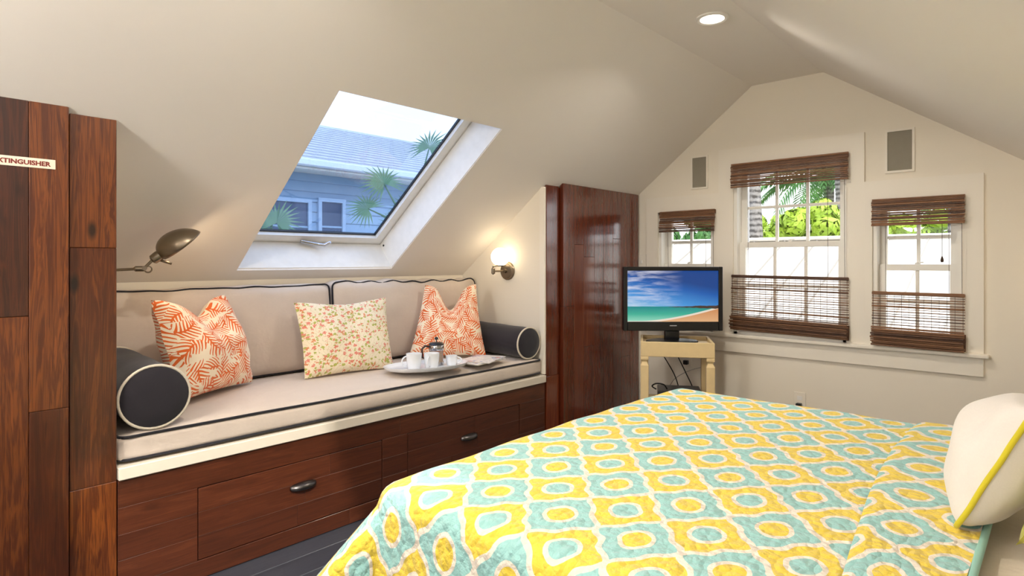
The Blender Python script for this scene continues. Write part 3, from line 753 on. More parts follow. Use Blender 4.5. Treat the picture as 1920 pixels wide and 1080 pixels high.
# ------------------------------------------------------------------ lamps
def swing_lamp():
    Fv = Vector((-math.sin(R(42.25)), math.cos(R(42.25)), 0)); Rv = Vector((math.cos(R(42.25)), math.sin(R(42.25)), 0)); U = Vector((0, 0, 1))
    Fv = Vector((-2.66, .90, 0)).normalized(); Rv = Vector((-Fv.y * -1, -Fv.x, 0)); Fv = (Fv - U * .0).normalized()
    base = Vector((-2.865, NY0, 1.150))
    j1 = Vector((-2.752, .808, 1.160))
    root = empty('swing_arm_lamp', base, 'aged nickel swing arm lamp with domed shade above the bolster', 'lamp')
    part(root, 'wall_plate', G().lathe([(.045, .0), (.045, .008), (.03, .016), (.012, .02)], base + Vector((0, .0005, 0)), (0, 1, 0), 24), M['brass'], True, 40)
    part(root, 'arm', G().tube([base + Vector((0, .018, 0)), j1], .0058, 10), M['brass'], True, 60)
    j2 = j1 + Rv * .045 + U * .035
    jt = G().lathe([(.004, -.022), (.011, -.014), (.011, .014), (.004, .022)], j1, Rv, 16)
    jt.lathe([(.009, -.014), (.009, .014)], j1 + Rv * .018 + U * .003, Fv, 16)
    jt.tube([j1 + Rv * .015, j2], .006, 10)
    jt.tube([j1 + Rv * (.030 + .013 * math.cos(a)) + U * (-.002 + .013 * math.sin(a)) for a in [2 * math.pi * k / 16 for k in range(16)]], .003, 6, True)
    part(root, 'joint', jt, M['brass'], True, 40)
    ax = (Rv * .78 + U * .63).normalized()
    part(root, 'socket', G().lathe([(.010, 0), (.020, .006), (.022, .03), (.020, .045), (.026, .05), (.026, .062)], j2 - ax * .004, ax, 20), M['brass'], True, 40)
    rd = (Rv * .75 + U * .66).normalized(); nn = (-Rv * .66 + U * .75 - Fv * .16).normalized(); Fv = nn.cross(rd) * -1; Fv.normalize()
    rc_ = j2 + Rv * .106 + U * .062
    def dome(u, v):
        a = 2 * math.pi * u; b = v * math.pi / 2
        k = 1 + .22 * max(0, -math.cos(a)) * math.sin(b) * .0
        return rc_ + (rd * math.cos(a) + Fv * math.sin(a)) * .088 * math.cos(b) + nn * .074 * math.sin(b) - rd * .026 * math.sin(b) * 1.0
    sh = part(root, 'shade', G().grid(dome, 40, 14), M['brass'], True)
    md = sh.modifiers.new('solid', 'SOLIDIFY'); md.thickness = .002
    bulb = rc_ + nn * .028
    part(root, 'bulb', G().lathe([(.004, -.03), (.016, -.012), (.022, .006), (.018, .02), (.006, .028)], bulb, -rd, 16), emit('warm_bulb', (1, .75, .42), 9), True)
    part(root, 'switch', G().tube([j2 + ax * .03 - U * .018, j2 + ax * .03 - U * .014 + Rv * .045 - U * .02], .005, 8), M['brass'], True)
    l = add_light('swing_lamp_light', 'POINT', rc_ - nn * .004, (0, 0, 0), 0.5, (1, .74, .45), shadow_soft_size=.02)
swing_lamp()

def globe_sconce(base, nrm, label, energy, flip=1):
    base = Vector(base); nrm = Vector(nrm); U = Vector((0, 0, 1)); sd = nrm.cross(U)
    root = empty('globe_sconce', base, label, 'lamp')
    part(root, 'wall_plate', G().lathe([(.060, 0), (.061, .004), (.057, .012), (.048, .014), (.046, .020), (.016, .024)], base + nrm * .0005, nrm, 32), M['brass'], True, 40)
    j = base + nrm * .14 
    part(root, 'arm', G().tube([base + nrm * .02, j], .006, 10).lathe([(.014, -.005), (.014, .016)], base + nrm * .026, nrm, 16), M['brass'], True, 60)
    jt = G().lathe([(.004, -.022), (.012, -.014), (.012, .016), (.004, .024)], j, U, 16).tube([j + U * .012, j + U * .03, j + U * .036 - nrm * .03, j - nrm * .06 + U * .036], .006, 8)
    part(root, 'joint', jt, M['brass'], True, 40)
    gc = base + nrm * .075 + U * .092
    part(root, 'socket', G().lathe([(.018, -.062), (.026, -.056), (.026, -.044)], gc, U, 20), M['brass'], True, 40)
    part(root, 'globe', G().lathe([(.060 * math.sin(math.pi * k / 20), -.060 * math.cos(math.pi * k / 20)) for k in range(1, 20)], gc, U, 32), emit('lit_opal_globe', (1, .84, .58), 2.6), True, label='lit opal glass globe')
    add_light('globe_light', 'POINT', gc, (0, 0, 0), energy, (1, .80, .52), shadow_soft_size=.062)
globe_sconce((-2.715, NY1, 1.127), (0, -1, 0), 'small globe sconce lit warm on the niche end wall', 3.0)
globe_sconce((0.12, YG, 1.02), (0, -1, 0), 'lit globe sconce on the gable wall beside the bed head', 14.0)

def can_light(x, y, label):
    root = empty('recessed_light', (x, y, ZC - .012), label, 'ceiling light', 'recessed lights along the ridge')
    part(root, 'trim_ring', G().lathe([(.075, .0115), (.075, .004), (.066, 0), (.056, .003), (.054, .0115)], (x, y, ZC - .012), (0, 0, 1), 36), M['white'], True, 40)
    part(root, 'lens', G().lathe([(.0535, .011), (.0535, .006), (.03, .004)], (x, y, ZC - .012), (0, 0, 1), 36), emit('lit_lens', (1, .93, .80), 3.0), True, 40)
    add_light('recessed_lamp', 'AREA', (x, y, ZC - .02), (0, 0, 0), 7, (1, .92, .80), shape='DISK', size=.1, spread=R(150))
can_light(-1.244, 2.78, 'lit recessed ceiling light nearest the gable wall')
can_light(-1.30, .95, 'recessed ceiling light above the bed foot')
can_light(-1.30, -1.0, 'recessed ceiling light near the rear wall')

def add_fill_lamp(x, y, label):  # unseen uplight added behind the camera to brighten the ceilings
    root = empty('unseen_fill_lamp', (x, y, 0), label, 'lamp'); H = 1.62
    part(root, 'base', G().lathe([(.13, 0), (.13, .012), (.03, .03), (.012, .05)], (x, y, 0), (0, 0, 1), 32), M['brass'], True, 40)
    part(root, 'pole', G().tube([(x, y, .04), (x, y, H)], .011, 12), M['brass'], True, 60)
    part(root, 'bowl', G().lathe([(.02, 0), (.10, .03), (.15, .085), (.146, .085), (.096, .034), (.01, .008)], (x, y, H), (0, 0, 1), 32), M['white'], True, 40)
    part(root, 'bulb', G().lathe([(.01, .01), (.022, .03), (.018, .05), (.005, .06)], (x, y, H), (0, 0, 1), 16), emit('fill_lamp_bulb', (1, .85, .65), 6), True)
    add_light('fill_lamp_light', 'POINT', (x, y, H + .10), (0, 0, 0), 62, (1, .95, .87), shadow_soft_size=.15)
add_fill_lamp(-1.45, -.95, 'added unseen fill lamp with upturned white bowl in the rear of the room')

# ------------------------------------------------------------------ speakers, outlets
def speaker(x0, x1, z0, z1, label):
    root = empty('wall_speaker', ((x0 + x1) / 2, YG, z0), label, 'speaker', 'in-wall speakers on the gable')
    part(root, 'bezel', G().plate([(x0, z0), (x1, z0), (x1, z1), (x0, z1)], [[(x0 + .012, z0 + .012), (x1 - .012, z0 + .012), (x1 - .012, z1 - .012), (x0 + .012, z1 - .012)]], (0, YG - .010, 0), (1, 0, 0), (0, 0, 1), (0, .0098, 0)), M['trim'])
    part(root, 'grille', G().cbox(x0 + .012, x1 - .012, YG - .007, YG - .0005, z0 + .012, z1 - .012, .002), M['grille'])
speaker(-1.960, -1.835, 1.695, 1.927, 'grey speaker grille above the window behind the television')
speaker(-.772, -.628, 1.694, 1.940, 'grey speaker grille above the small window farthest from the television')
def outlet(x, y, z, label, plug=True, nm='wall_outlet', cat='outlet'):
    root = empty(nm, (x, y, z - .057), label, cat)
    part(root, 'plate', G().cbox(x - .035, x + .035, y - .006, y - .0003, z - .057, z + .057, .002), M['trim'])
    if plug:
        for dz in (.02, -.022): part(root, 'socket', G().cbox(x - .015, x + .015, y - .008, y - .006, z + dz - .013, z + dz + .013, .001), M['white'])
        part(root, 'plug', G().cbox(x - .016, x + .016, y - .04, y - .008, z - .038, z - .008, .004), M['black'])
    else:
        part(root, 'toggle', G().cbox(x - .006, x + .006, y - .014, y - .006, z - .012, z + .012, .002), M['white'])
outlet(-1.235, YG, .315, 'wall outlet with a black plug below the middle window')
outlet(-1.99, YG, .50, 'wall outlet with a dark plug behind the side table')
outlet(-2.352, YG, 1.185, 'light switch plate between the red closet and the window', False, 'light_switch', 'switch')

# ------------------------------------------------------------------ bamboo blinds
def slat_mesh(w, h, d):
    me = mk('slat', G().cbox(-w / 2, w / 2, -d / 2, d / 2, -h / 2, h / 2, min(h, d) * .3), M['bamboo']); m = me.data; bpy.data.objects.remove(me); return m
def blind(x0, x1, zt, zv, zr_, zs, zb, label, tilt=0.0, seed=1):
    rr = random.Random(seed); w = x1 - x0; xc = (x0 + x1) / 2; yb = YG - CT - .022
    root = empty('bamboo_blind', (xc, yb, zb), label, 'blind', 'woven bamboo blinds on the gable windows')
    def put(me, name, z, dy=0.0, rot=0.0, dx=0.0, parent=root):
        o = bpy.data.objects.new(name, me); COL.objects.link(o); o.parent = parent
        o.location = (dx, dy, z - zb); o.rotation_euler = (0, rot, 0); return o
    A = slat_mesh(w, .0105, .007); B = slat_mesh(w, .0078, .006); C = slat_mesh(w, .0036, .0035); C2 = slat_mesh(w, .0055, .0035)
    part(root, 'head_rail', G().cbox(x0 + .004, x1 - .004, yb + .012, YG - CT - .001, zt - .03, zt - .002, .002), M['bamboo'])
    z = zt - .006; k = 0
    while z > zv:
        m = rr.choice((A, A, B)); gap = rr.choice((.0008, .0012, .0012, .003))
        put(m, 'slat', z, -.004 - .004 * math.sin(k * .9) - .012 * (zt - z) / (zt - zv), rr.uniform(-.0018, .0018), rr.uniform(-.002, .002)); k += 1
        z -= (.0105 if m is A else .0078) + gap
    # cloth folded behind the valance
    for xx in (x0 + w * .16, x1 - w * .16, x1 - w * .03):
        part(root, 'cord', G().tube([(xx, yb - .006, zv), (xx, yb + .002, zr_)], .0013, 5), M['cord'])
    z = zr_
    put(slat_mesh(w, .020, .012), 'slat', z, .002, tilt * .4); z -= .018
    k = 0
    while z > zs + .008:
        m = (C, C2, C, C2, A)[k % 5] if k % 7 != 2 else A
        if m is A and rr.random() < .5: m = C2
        put(m, 'slat', z, 0, tilt * (.4 + .6 * (zr_ - z) / (zr_ - zs)), rr.uniform(-.002, .002)); z -= rr.uniform(.012, .017); k += 1
    nth = max(5, int(w / .036))
    for i in range(nth + 1):
        xx = x0 + .008 + (w - .016) * i / nth
        part(root, 'warp_thread', G().tube([(xx, yb - .003, zr_), (xx, yb - .003, zs - .01)], .0011, 4), M['cord'])
    z = zs; k = 0
    while z > zb:
        m = rr.choice((A, A, B)); t_ = (zs - z) / (zs - zb)
        put(m, 'slat', z, -.010 - .020 * math.sin(t_ * 3.0) - .010 * (k % 2), tilt + rr.uniform(-.002, .002), rr.uniform(-.003, .003)); k += 1
        z -= (.0105 if m is A else .0078) + rr.choice((.0006, .001, .002))
    for dy in (.004, .014):
        put(slat_mesh(w * .985, (zs - zb) * .9, .004), 'slat', (zs + zb) / 2 - .004, dy - .006, tilt, .006)
    tas = x1 - w * .20
    return root
blind(-1.658, -.952, 1.838, 1.680, 1.088, .826, .728, 'large bamboo blind on the tall middle window', .022, 3)
blind(-.832, -.398, 1.548, 1.394, 1.008, .812, .672 + .04, 'bamboo blind on the small window farthest from the television', .012, 5)
blind(-2.185, -1.768, 1.548, 1.400, 1.02, .86, .80, 'bamboo blind on the window half hidden by the television', .0, 9)
tz = solo('cord_tassel', G().tube([(-.497, YG - CT - .03, 1.394), (-.497, YG - CT - .03, 1.215)], .0013, 5).lathe([(.003, 0), (.008, -.02), (.006, -.032)], (-.497, YG - CT - .03, 1.217), (0, 0, 1), 10),
     M['cord'], "pull cord with dark tassel hanging from the small window blind", 'cord', True, base=(-.497, YG - CT - .03, 1.185))

# ------------------------------------------------------------------ side table, television
TA = R(42.25 - 12)
Ft = Vector((-math.sin(TA), math.cos(TA), 0)); Rt = Vector((math.cos(TA), math.sin(TA), 0)); Uz = Vector((0, 0, 1))
def tb(fl_, a, b, c, d, e, f_, bev=.003, seg=1):    # box in the table frame: right a..b, forward c..d, up e..f
    g = G().cbox(a, b, c, d, e, f_, bev, seg); g.v = [tuple(fl_ + Rt * p[0] + Ft * p[1] + Uz * p[2]) for p in g.v]; return g
TP = Vector((-1.723, 3.366, 0))     # middle of the table's front edge
tw, td, tz_ = .215, .36, .705
tab = empty('side_table', TP + Ft * td / 2, 'cream lacquered side table with tray rim under the television', 'table')
part(tab, 'top', tb(TP, -tw + .012, tw - .012, .012, td - .012, tz_ - .040, tz_ - .022), M['table'])
for nm, a, b, c, d in (('apron', -tw, tw, 0, .016), ('apron', -tw, tw, td - .016, td), ('apron', -tw, -tw + .016, .016, td - .016), ('apron', tw - .016, tw, .016, td - .016)):
    part(tab, nm, tb(TP, a, b, c, d, tz_ - .090, tz_, .004, 2), M['table'])
for sx_ in (-1, 1):
    for fy in (.024, td - .024):
        g = G(); c0 = TP + Rt * (sx_ * (tw - .024)) + Ft * fy
        prof_ = [(.016, 0), (.023, .04), (.027, .30), (.027, .56), (.020, .575), (.0165, .583), (.020, .59), (.026, .597), (.026, .615)]
        v = []; nn_ = 4
        for (r, hh) in prof_:
            for (p, q) in ((-1, -1), (1, -1), (1, 1), (-1, 1)): v.append(c0 + Rt * r * p * .92 + Ft * r * q * .92 + Uz * hh)
        f = [(i * 4 + k, i * 4 + (k + 1) % 4, (i + 1) * 4 + (k + 1) % 4, (i + 1) * 4 + k) for i in range(len(prof_) - 1) for k in range(4)] + [(3, 2, 1, 0), tuple(range(len(v) - 4, len(v)))]
        lg = part(tab, 'leg', g.add(v, f), M['table'])
        b = lg.modifiers.new('bev', 'BEVEL'); b.width = .004; b.segments = 2; b.limit_method = 'ANGLE'; b.angle_limit = R(50)
part(tab, 'shelf', tb(TP, -tw + .02, tw - .02, .02, td - .02, .30, .318), M['table'])

def tv_screen():
    n = N('beach_picture'); uv = n.coord('UV'); x, y, _ = n.sep(uv)
    sky = n.ramp(n.math('ADD', y, n.math('MULTIPLY', x, .35)), [(.32, srgb(150, 200, 232)), (.55, srgb(70, 150, 220)), (.85, srgb(14, 92, 176)), (1.2, srgb(6, 66, 140))])
    cv = n.mapping(uv, rot=(0, 0, R(28)), scale=(2.2, 9, 1)); cl = n.noise(cv, 1.6, 5, .6, .4)
    cm = n.math('MULTIPLY', n.ramp(cl, [(.42, (0, 0, 0)), (.75, (1, 1, 1))]), n.ramp(x, [(.25, (1, 1, 1)), (.62, (0, 0, 0))]))
    sky = n.mix(n.math('MULTIPLY', cm, .9), sky, srgb(232, 232, 244))
    sea = n.ramp(y, [(.02, srgb(140, 214, 190)), (.15, srgb(60, 176, 150)), (.28, srgb(20, 140, 140))])
    shore = n.math('SUBTRACT', n.math('MULTIPLY', n.math('POWER', n.math('MAXIMUM', n.math('SUBTRACT', x, .15), 0.0), 1.6), .36), y)
    sand = n.ramp(y, [(0, srgb(226, 176, 128)), (.25, srgb(206, 140, 90))])
    c = n.mix(n.math('GREATER_THAN', y, .30), sea, sky)
    below = n.math('LESS_THAN', y, .285)
    foam = n.math('MULTIPLY', n.math('LESS_THAN', n.math('ABSOLUTE', shore), .018), below)
    c = n.mix(n.math('MULTIPLY', n.math('GREATER_THAN', shore, 0.0), below), c, sand)
    c = n.mix(n.math('MULTIPLY', foam, .9), c, srgb(240, 226, 210))
    rk = n.math('MULTIPLY', n.math('LESS_THAN', n.math('ABSOLUTE', n.math('SUBTRACT', y, .292)), n.math('MULTIPLY', n.math('MULTIPLY', n.noise(uv, 18, 3), .11), n.math('MAXIMUM', n.math('SUBTRACT', x, .42), 0.0))), n.math('GREATER_THAN', x, .45))
    c = n.mix(rk, c, srgb(72, 52, 44))
    n.col((0.01, 0.01, 0.01)); n.set(Roughness=.25)
    n.link(c, n.b.inputs['Emission Color']); n.b.inputs['Emission Strength'].default_value = .52
    return n.m
Rv = Vector((math.cos(R(42.25)), math.sin(R(42.25)), 0)); Fv = Vector((-Rv.y, Rv.x, 0))
TVC = Vector((-1.828, 3.512, 0))
def tvb(a, b, c, d, e, f_, bev=.004, seg=2):
    g = G().cbox(a, b, c, d, e, f_, bev, seg); g.v = [tuple(TVC + Rv * p[0] + Fv * p[1] + Uz * p[2]) for p in g.v]; return g
tzt = tz_ - .022
tv = empty('television', TVC + Uz * tzt, 'flat screen television showing a beach on the side table', 'television')
hw = .311
part(tv, 'housing', tvb(-hw, hw, .004, .055, .755, 1.156, .008, 2), M['black'], True, 40)
bz = G()
def fr_(a, b, e, f_): return tvb(a, b, -.010, .006, e, f_, .003, 1)
for a, b, e, f_ in ((-hw, -hw + .026, .755, 1.156), (hw - .026, hw, .755, 1.156), (-hw + .026, hw - .026, 1.131, 1.156), (-hw + .026, hw - .026, .755, .812)):
    part(tv, 'bezel', fr_(a, b, e, f_), M['black'], True, 40)
q = [(-hw + .024, .810), (hw - .024, .810), (hw - .024, 1.133), (-hw + .024, 1.133)]
g = G().add([TVC + Rv * a + Fv * .001 + Uz * b for a, b in q] + [TVC + Rv * a + Fv * .004 + Uz * b for a, b in q], [(0, 1, 2, 3), (7, 6, 5, 4), (0, 4, 5, 1), (1, 5, 6, 2), (2, 6, 7, 3), (3, 7, 4, 0)])
g.uv = {0: (0, 0), 1: (1, 0), 2: (1, 1), 3: (0, 1), 4: (0, 0), 5: (1, 0), 6: (1, 1), 7: (0, 1)}
part(tv, 'screen', g, tv_screen(), label='lit screen with beach, sea and blue sky')
part(tv, 'logo', tvb(-.022, .022, -.0115, -.0095, .785, .790, .0006, 1), plain('logo_grey', srgb(190, 190, 195), .3))
part(tv, 'stand_neck', tvb(-.045, .045, .010, .045, tzt + .014, .757, .006), M['black'], True, 40)
gb = G().lathe([(.02, .016), (.10, .014), (.118, .010), (.122, .003), (.12, .0005)], (0, 0, 0), (0, 0, 1), 36)
gb.v = [tuple(TVC + Rv * p[0] * 1.35 + Fv * (p[1] * .85 + .02) + Uz * (tzt + p[2])) for p in gb.v]
part(tv, 'stand_base', gb, M['black'], True, 40)
# box and cables below
bx = empty('cable_box', TP + Ft * .18 + Uz * .318, 'black cable box on the lower shelf of the side table', 'electronics')
part(bx, 'case', tb(TP, -.11, .15, .07, .28, .3185, .395, .006, 2), M['black'])
part(bx, 'front_strip', tb(TP, -.10, .14, .067, .071, .335, .375, .001), M['cable'])
def cable(pts, r, mat, label, nm='cable'):
    pts = [Vector(p) for p in pts]; out = []
    for i in range(len(pts) - 1):       # catmull-rom
        p0 = pts[max(0, i - 1)]; p1 = pts[i]; p2 = pts[i + 1]; p3 = pts[min(len(pts) - 1, i + 2)]
        for k in range(8):
            t = k / 8; out.append(.5 * ((2 * p1) + (p2 - p0) * t + (2 * p0 - 5 * p1 + 4 * p2 - p3) * t * t + (3 * p1 - p0 - 3 * p2 + p3) * t ** 3))
    out.append(pts[-1])
    return solo(nm, G().tube(out, r, 6), mat, label, 'cable', True, group='cables under the television')
T_ = lambda a, b, c: TP + Rt * a + Ft * b + Uz * c
cable([T_(-.15, td + .006, .70), T_(-.10, td + .012, .62), T_(.0, td + .012, .45), T_(.035, td + .01, .33), T_(.04, td + .01, .25)], .0035, M['cable'], 'black cable slanting down behind the table towards the cable box')
cable([T_(-.02, td + .006, .70), T_(.0, td + .012, .62), T_(.07, td + .012, .47), T_(.12, td + .012, .36), T_(.15, td + .012, .25)], .0035, M['cable'], 'black cable slanting down next to the table back leg')
cable([T_(.18, td + .02, .50), T_(.09, td + .022, .47), T_(.0, td + .022, .41), T_(-.06, td + .022, .30)], .0025, M['greycable'], 'thin pale cable crossing behind the black cables')
cable([T_(-.12, .10, .40), T_(-.145, .10, .418), T_(-.12, .10, .435), T_(-.075, .10, .43), T_(-.055, .12, .40)], .0045, M['cable'], 'coiled black cable loop on the cable box')

# ------------------------------------------------------------------ bed
BX0, BX1, BY0, BY1, BZ = -1.325, .74, .935, 2.595, .60
bed = empty('bed', ((BX0 + BX1) / 2, (BY0 + BY1) / 2, 0), 'queen bed with ivory sheet under the yellow and teal quilt', 'bed')
part(bed, 'mattress', G().softbox(BX0, BX1, BY0, BY1, .33, BZ, .05, (0, 0, .004), 18), M['sheet'], True)
part(bed, 'box_spring', G().softbox(BX0 + .01, BX1, BY0 + .01, BY1 - .01, .14, .328, .02, (0, 0, 0), 6), M['sheet'], True)
for a in (BX0 + .08, BX1 - .08):
    for b in (BY0 + .08, BY1 - .08): part(bed, 'leg', G().cbox(a - .03, a + .03, b - .03, b + .03, 0, .14, .004), M['wood_v'])
QH = -.125          # head edge of the quilt
HANG = .46; RD = .055
def quilt_pt(s, t, lift=0.0):
    ix, iy0, iy1 = BX0 + RD - .012, BY0 + RD - .012, BY1 - RD + .012
    cx = max(ix, s); cy = max(iy0, min(iy1, t)); dx = s - cx; dy = t - cy; L = math.hypot(dx, dy)
    z = BZ + .014 + lift; crown = .012 * (1 - ((t - (BY0 + BY1) / 2) / .9) ** 2)
    if L < 1e-9: 
        p = Vector((s, t, z + crown)); k = 0
    else:
        ux_, uy_ = dx / L, dy / L; cor = 2 * abs(ux_ * uy_)
        a = min(L / RD, math.pi / 2); out = RD * math.sin(a); drop = RD * (1 - math.cos(a)); k = max(0, L - RD * math.pi / 2)
        ang = math.atan2(uy_, ux_)
        fold = .030 * cor * math.sin(ang * 9 + 1.0) + .010 * math.sin((s if abs(uy_) > .7 else t) * 17) * (1 - cor)
        fl2 = .10 + .56 * cor
        out += k * (fl2 + fold * 2.2); drop += k * math.sqrt(max(.05, 1 - fl2 ** 2)) * (1 - .10 * cor)
        p = Vector((cx + ux_ * out, cy + uy_ * out, z + crown - drop))
    p.z += .004 * noise.noise(Vector((s * 6, t * 6, 0))) * (1 if k == 0 else 0)
    if p.z < .03: p.z = .03
    return p
S0, S1, T0, T1 = BX0 - HANG, QH, BY0 - HANG, BY1 + HANG
ql = empty('quilt', ((BX0 + QH) / 2, (BY0 + BY1) / 2, BZ), 'yellow and teal ogee patterned quilt spread over the bed', 'quilt')
g = G(); g.grid(lambda u, v: quilt_pt(S0 + (S1 - S0) * u, T0 + (T1 - T0) * v), 110, 150, lambda u, v: (S0 + (S1 - S0) * u, T0 + (T1 - T0) * v))
part(ql, 'cover', g, M['quilt'], True)
# folded-back head end: a second layer of cloth
FX = -.335
def fold_pt(u, v):
    t = T0 + .02 + (T1 - T0 - .04) * v; edge = FX + .03 * math.sin(t * 2.3) - .05 * (t - 1.7)
    s = edge + (S1 - .004 - edge) * u
    lift = .003 + .011 * math.sin(min(1, u * 9) * math.pi / 2) + .004 * noise.noise(Vector((s * 9, t * 5, 2)))
    p = quilt_pt(s, t, 0)
    ix, iy0, iy1 = 0, BY0 + .05, BY1 - .05
    nrm = Vector((0, 0, 1)) if iy0 < t < iy1 else Vector((0, -1 if t < iy0 else 1, .3)).normalized()
    return p + nrm * lift
g = G(); g.grid(fold_pt, 20, 150, lambda u, v: (-(FX + (S1 - FX) * u) * 1.0 + .07, T0 + (T1 - T0) * v + .09))
part(ql, 'folded_end', g, M['quilt'], True)
part(ql, 'binding', G().tube([quilt_pt(S1, T0 + .01 + (T1 - T0 - .02) * k / 80) + Vector((0, 0, .006)) for k in range(81)], .009, 8), M['quilt_edge'], True)

pillow('bed_pillow', (-.165, 1.95, .660), (-.165, 1.525, .652), (-.045, 1.535, .905), (-.035, 1.92, .865), .092, M['pillow_white'],
       'white pillow with yellow piping leaning on the quilt', pinch=-.03, seed=12.0, piping=(.0055, M['piping_yellow']), power=.46, wr=.002)
pillow('bed_pillow', (.190, 1.95, .660), (-.072, 1.490, .655), (.075, 1.49, .92), (.32, 1.95, .95), .055, M['green'],
       'lime green pillow behind the white piped pillow', pinch=.03, seed=15.0, power=.42, wr=.002)

# ------------------------------------------------------------------ outside
M['roof_white'] = plain('white_metal_roof', srgb(206, 200, 192), .5); M['seam'] = plain('weathered_seam', srgb(150, 146, 142), .6)
M['trunk'] = None
def trunk_mat():
    n = N('ringed_palm_bark'); n.set(Roughness=.9); v = n.coord('Object'); z = n.sep(v)[2]
    w = n.math('SINE', n.math('ADD', n.math('MULTIPLY', z, 62.0), n.math('MULTIPLY', n.noise(v, 9, 2), 3.0)))
    n.col(n.ramp(n.math('ADD', n.math('MULTIPLY', w, .3), n.noise(v, 20, 2)), [(.2, srgb(70, 66, 64)), (.45, srgb(116, 112, 110)), (.9, srgb(146, 142, 140))]))
    return n.m
M['trunk'] = trunk_mat()
def leafmat(name, a, b):
    n = N(name); n.set(Roughness=.5); v = n.coord('Object')
    n.col(n.mix(n.noise(v, 3.5, 3), a, b)); n.b.inputs['Subsurface Weight'].default_value = 0.0
    return n.m
M['leaf_lime'] = leafmat('lime_leaf', srgb(96, 140, 30), srgb(190, 214, 70))
M['leaf_deep'] = leafmat('deep_leaf', srgb(30, 84, 40), srgb(86, 140, 60))
M['leaf_palm'] = leafmat('palm_leaf', srgb(30, 92, 64), srgb(110, 160, 70))
M['leaf_blue'] = leafmat('fan_palm_leaf', srgb(36, 78, 60), srgb(92, 130, 84))
gm = N('garden_ground'); gm.set(Roughness=.95); gm.col(gm.mix(gm.noise(gm.coord('Object'), .6, 4), srgb(96, 110, 70), srgb(150, 140, 118)))
solo('ground', G().box(-40, 40, -30, 50, -4.3, -4.0), gm.m, 'garden ground far below the attic', 'ground', kind='structure')

# white standing seam roof beyond the gable windows
rs = .41; ry0, ry1, rzt = 5.2, 9.0, 1.50
rf = empty('metal_roof', (-3, 7, -4), 'white standing seam metal roof of the house beyond the gable windows', 'roof')
def rz_(y): return rzt - rs * (ry1 - y)
part(rf, 'sheet', G().add([(-9, ry0, rz_(ry0)), (6, ry0, rz_(ry0)), (6, ry1, rzt), (-9, ry1, rzt), (6, ry1 + 3.8, rzt - 3.8 * rs), (-9, ry1 + 3.8, rzt - 3.8 * rs),
     (-9, ry0, rz_(ry0) - .1), (6, ry0, rz_(ry0) - .1), (6, ry1, rzt - .1), (-9, ry1, rzt - .1), (6, ry1 + 3.8, rzt - 3.8 * rs - .1), (-9, ry1 + 3.8, rzt - 3.8 * rs - .1)],
     [(0, 1, 2, 3), (3, 2, 4, 5), (6, 9, 8, 7), (9, 11, 10, 8), (0, 6, 7, 1), (1, 7, 8, 2), (2, 8, 10, 4), (4, 10, 11, 5), (5, 11, 9, 3), (3, 9, 6, 0)]), M['roof_white'])
part(rf, 'ridge_cap', G().cbox(-9, 6, ry1 - .12, ry1 + .12, rzt - .02, rzt + .03, .02), M['roof_white'])
seam = G().add([(-.006, 0, 0), (.006, 0, 0), (.006, ry1 - ry0, (ry1 - ry0) * rs), (-.006, ry1 - ry0, (ry1 - ry0) * rs), (-.004, 0, .025), (.004, 0, .025), (.004, ry1 - ry0, (ry1 - ry0) * rs + .025), (-.004, ry1 - ry0, (ry1 - ry0) * rs + .025)],
     [(0, 1, 2, 3), (4, 7, 6, 5), (0, 4, 5, 1), (1, 5, 6, 2), (2, 6, 7, 3), (3, 7, 4, 0)])
sm = mk('seam', seam, M['seam']); sme = sm.data; bpy.data.objects.remove(sm)
for i in range(36):
    o = bpy.data.objects.new('seam', sme); COL.objects.link(o); o.parent = rf; o.location = (-8.8 + i * .42 + 3, ry0 - 7, rz_(ry0) + 4)
part(rf, 'house_wall', G().box(-8.8, 5.8, ry0 + .3, ry1 + 3.5, -4, rz_(ry0) + .0), M['sash'])

# neighbour house beyond the skylight
def siding_mat():
    n = N('blue_grey_siding'); n.set(Roughness=.7); v = n.coord('Object')
    n.col(n.mix(n.noise(v, 2, 3), srgb(126, 152, 178), srgb(150, 174, 196))); return n.m
def shingle_mat():
    n = N('pale_shingles'); n.set(Roughness=.9); rnd = n.new('ObjectInfo').outputs['Random']
    v = n.coord('Object')
    n.col(n.mix(n.noise(v, 5, 3), srgb(150, 156, 166), srgb(196, 200, 208))); return n.m
M['siding'] = siding_mat(); M['shingle'] = shingle_mat()
HX, HZ = -9.0, 2.95; RX, RZ = -12.0, 4.15
nh = empty('neighbour_house', (-11, 5, -4), 'blue grey clapboard house with shingle roof seen through the skylight', 'house')
part(nh, 'wall', G().box(-15, HX - .02, -4, 16, -4, HZ - .1), M['siding'])
k = 0; z = .55
while z < HZ - .2:
    part(nh, 'clapboard', G().add([(HX - .019, -4, z), (HX - .019, 16, z), (HX + .012, 16, z), (HX + .012, -4, z), (HX - .019, -4, z + .16), (HX - .019, 16, z + .16), (HX - .008, 16, z + .16), (HX - .008, -4, z + .16)],
         [(0, 1, 2, 3), (4, 7, 6, 5), (0, 4, 5, 1), (3, 2, 6, 7), (0, 3, 7, 4), (1, 5, 6, 2)]), M['siding']); z += .16
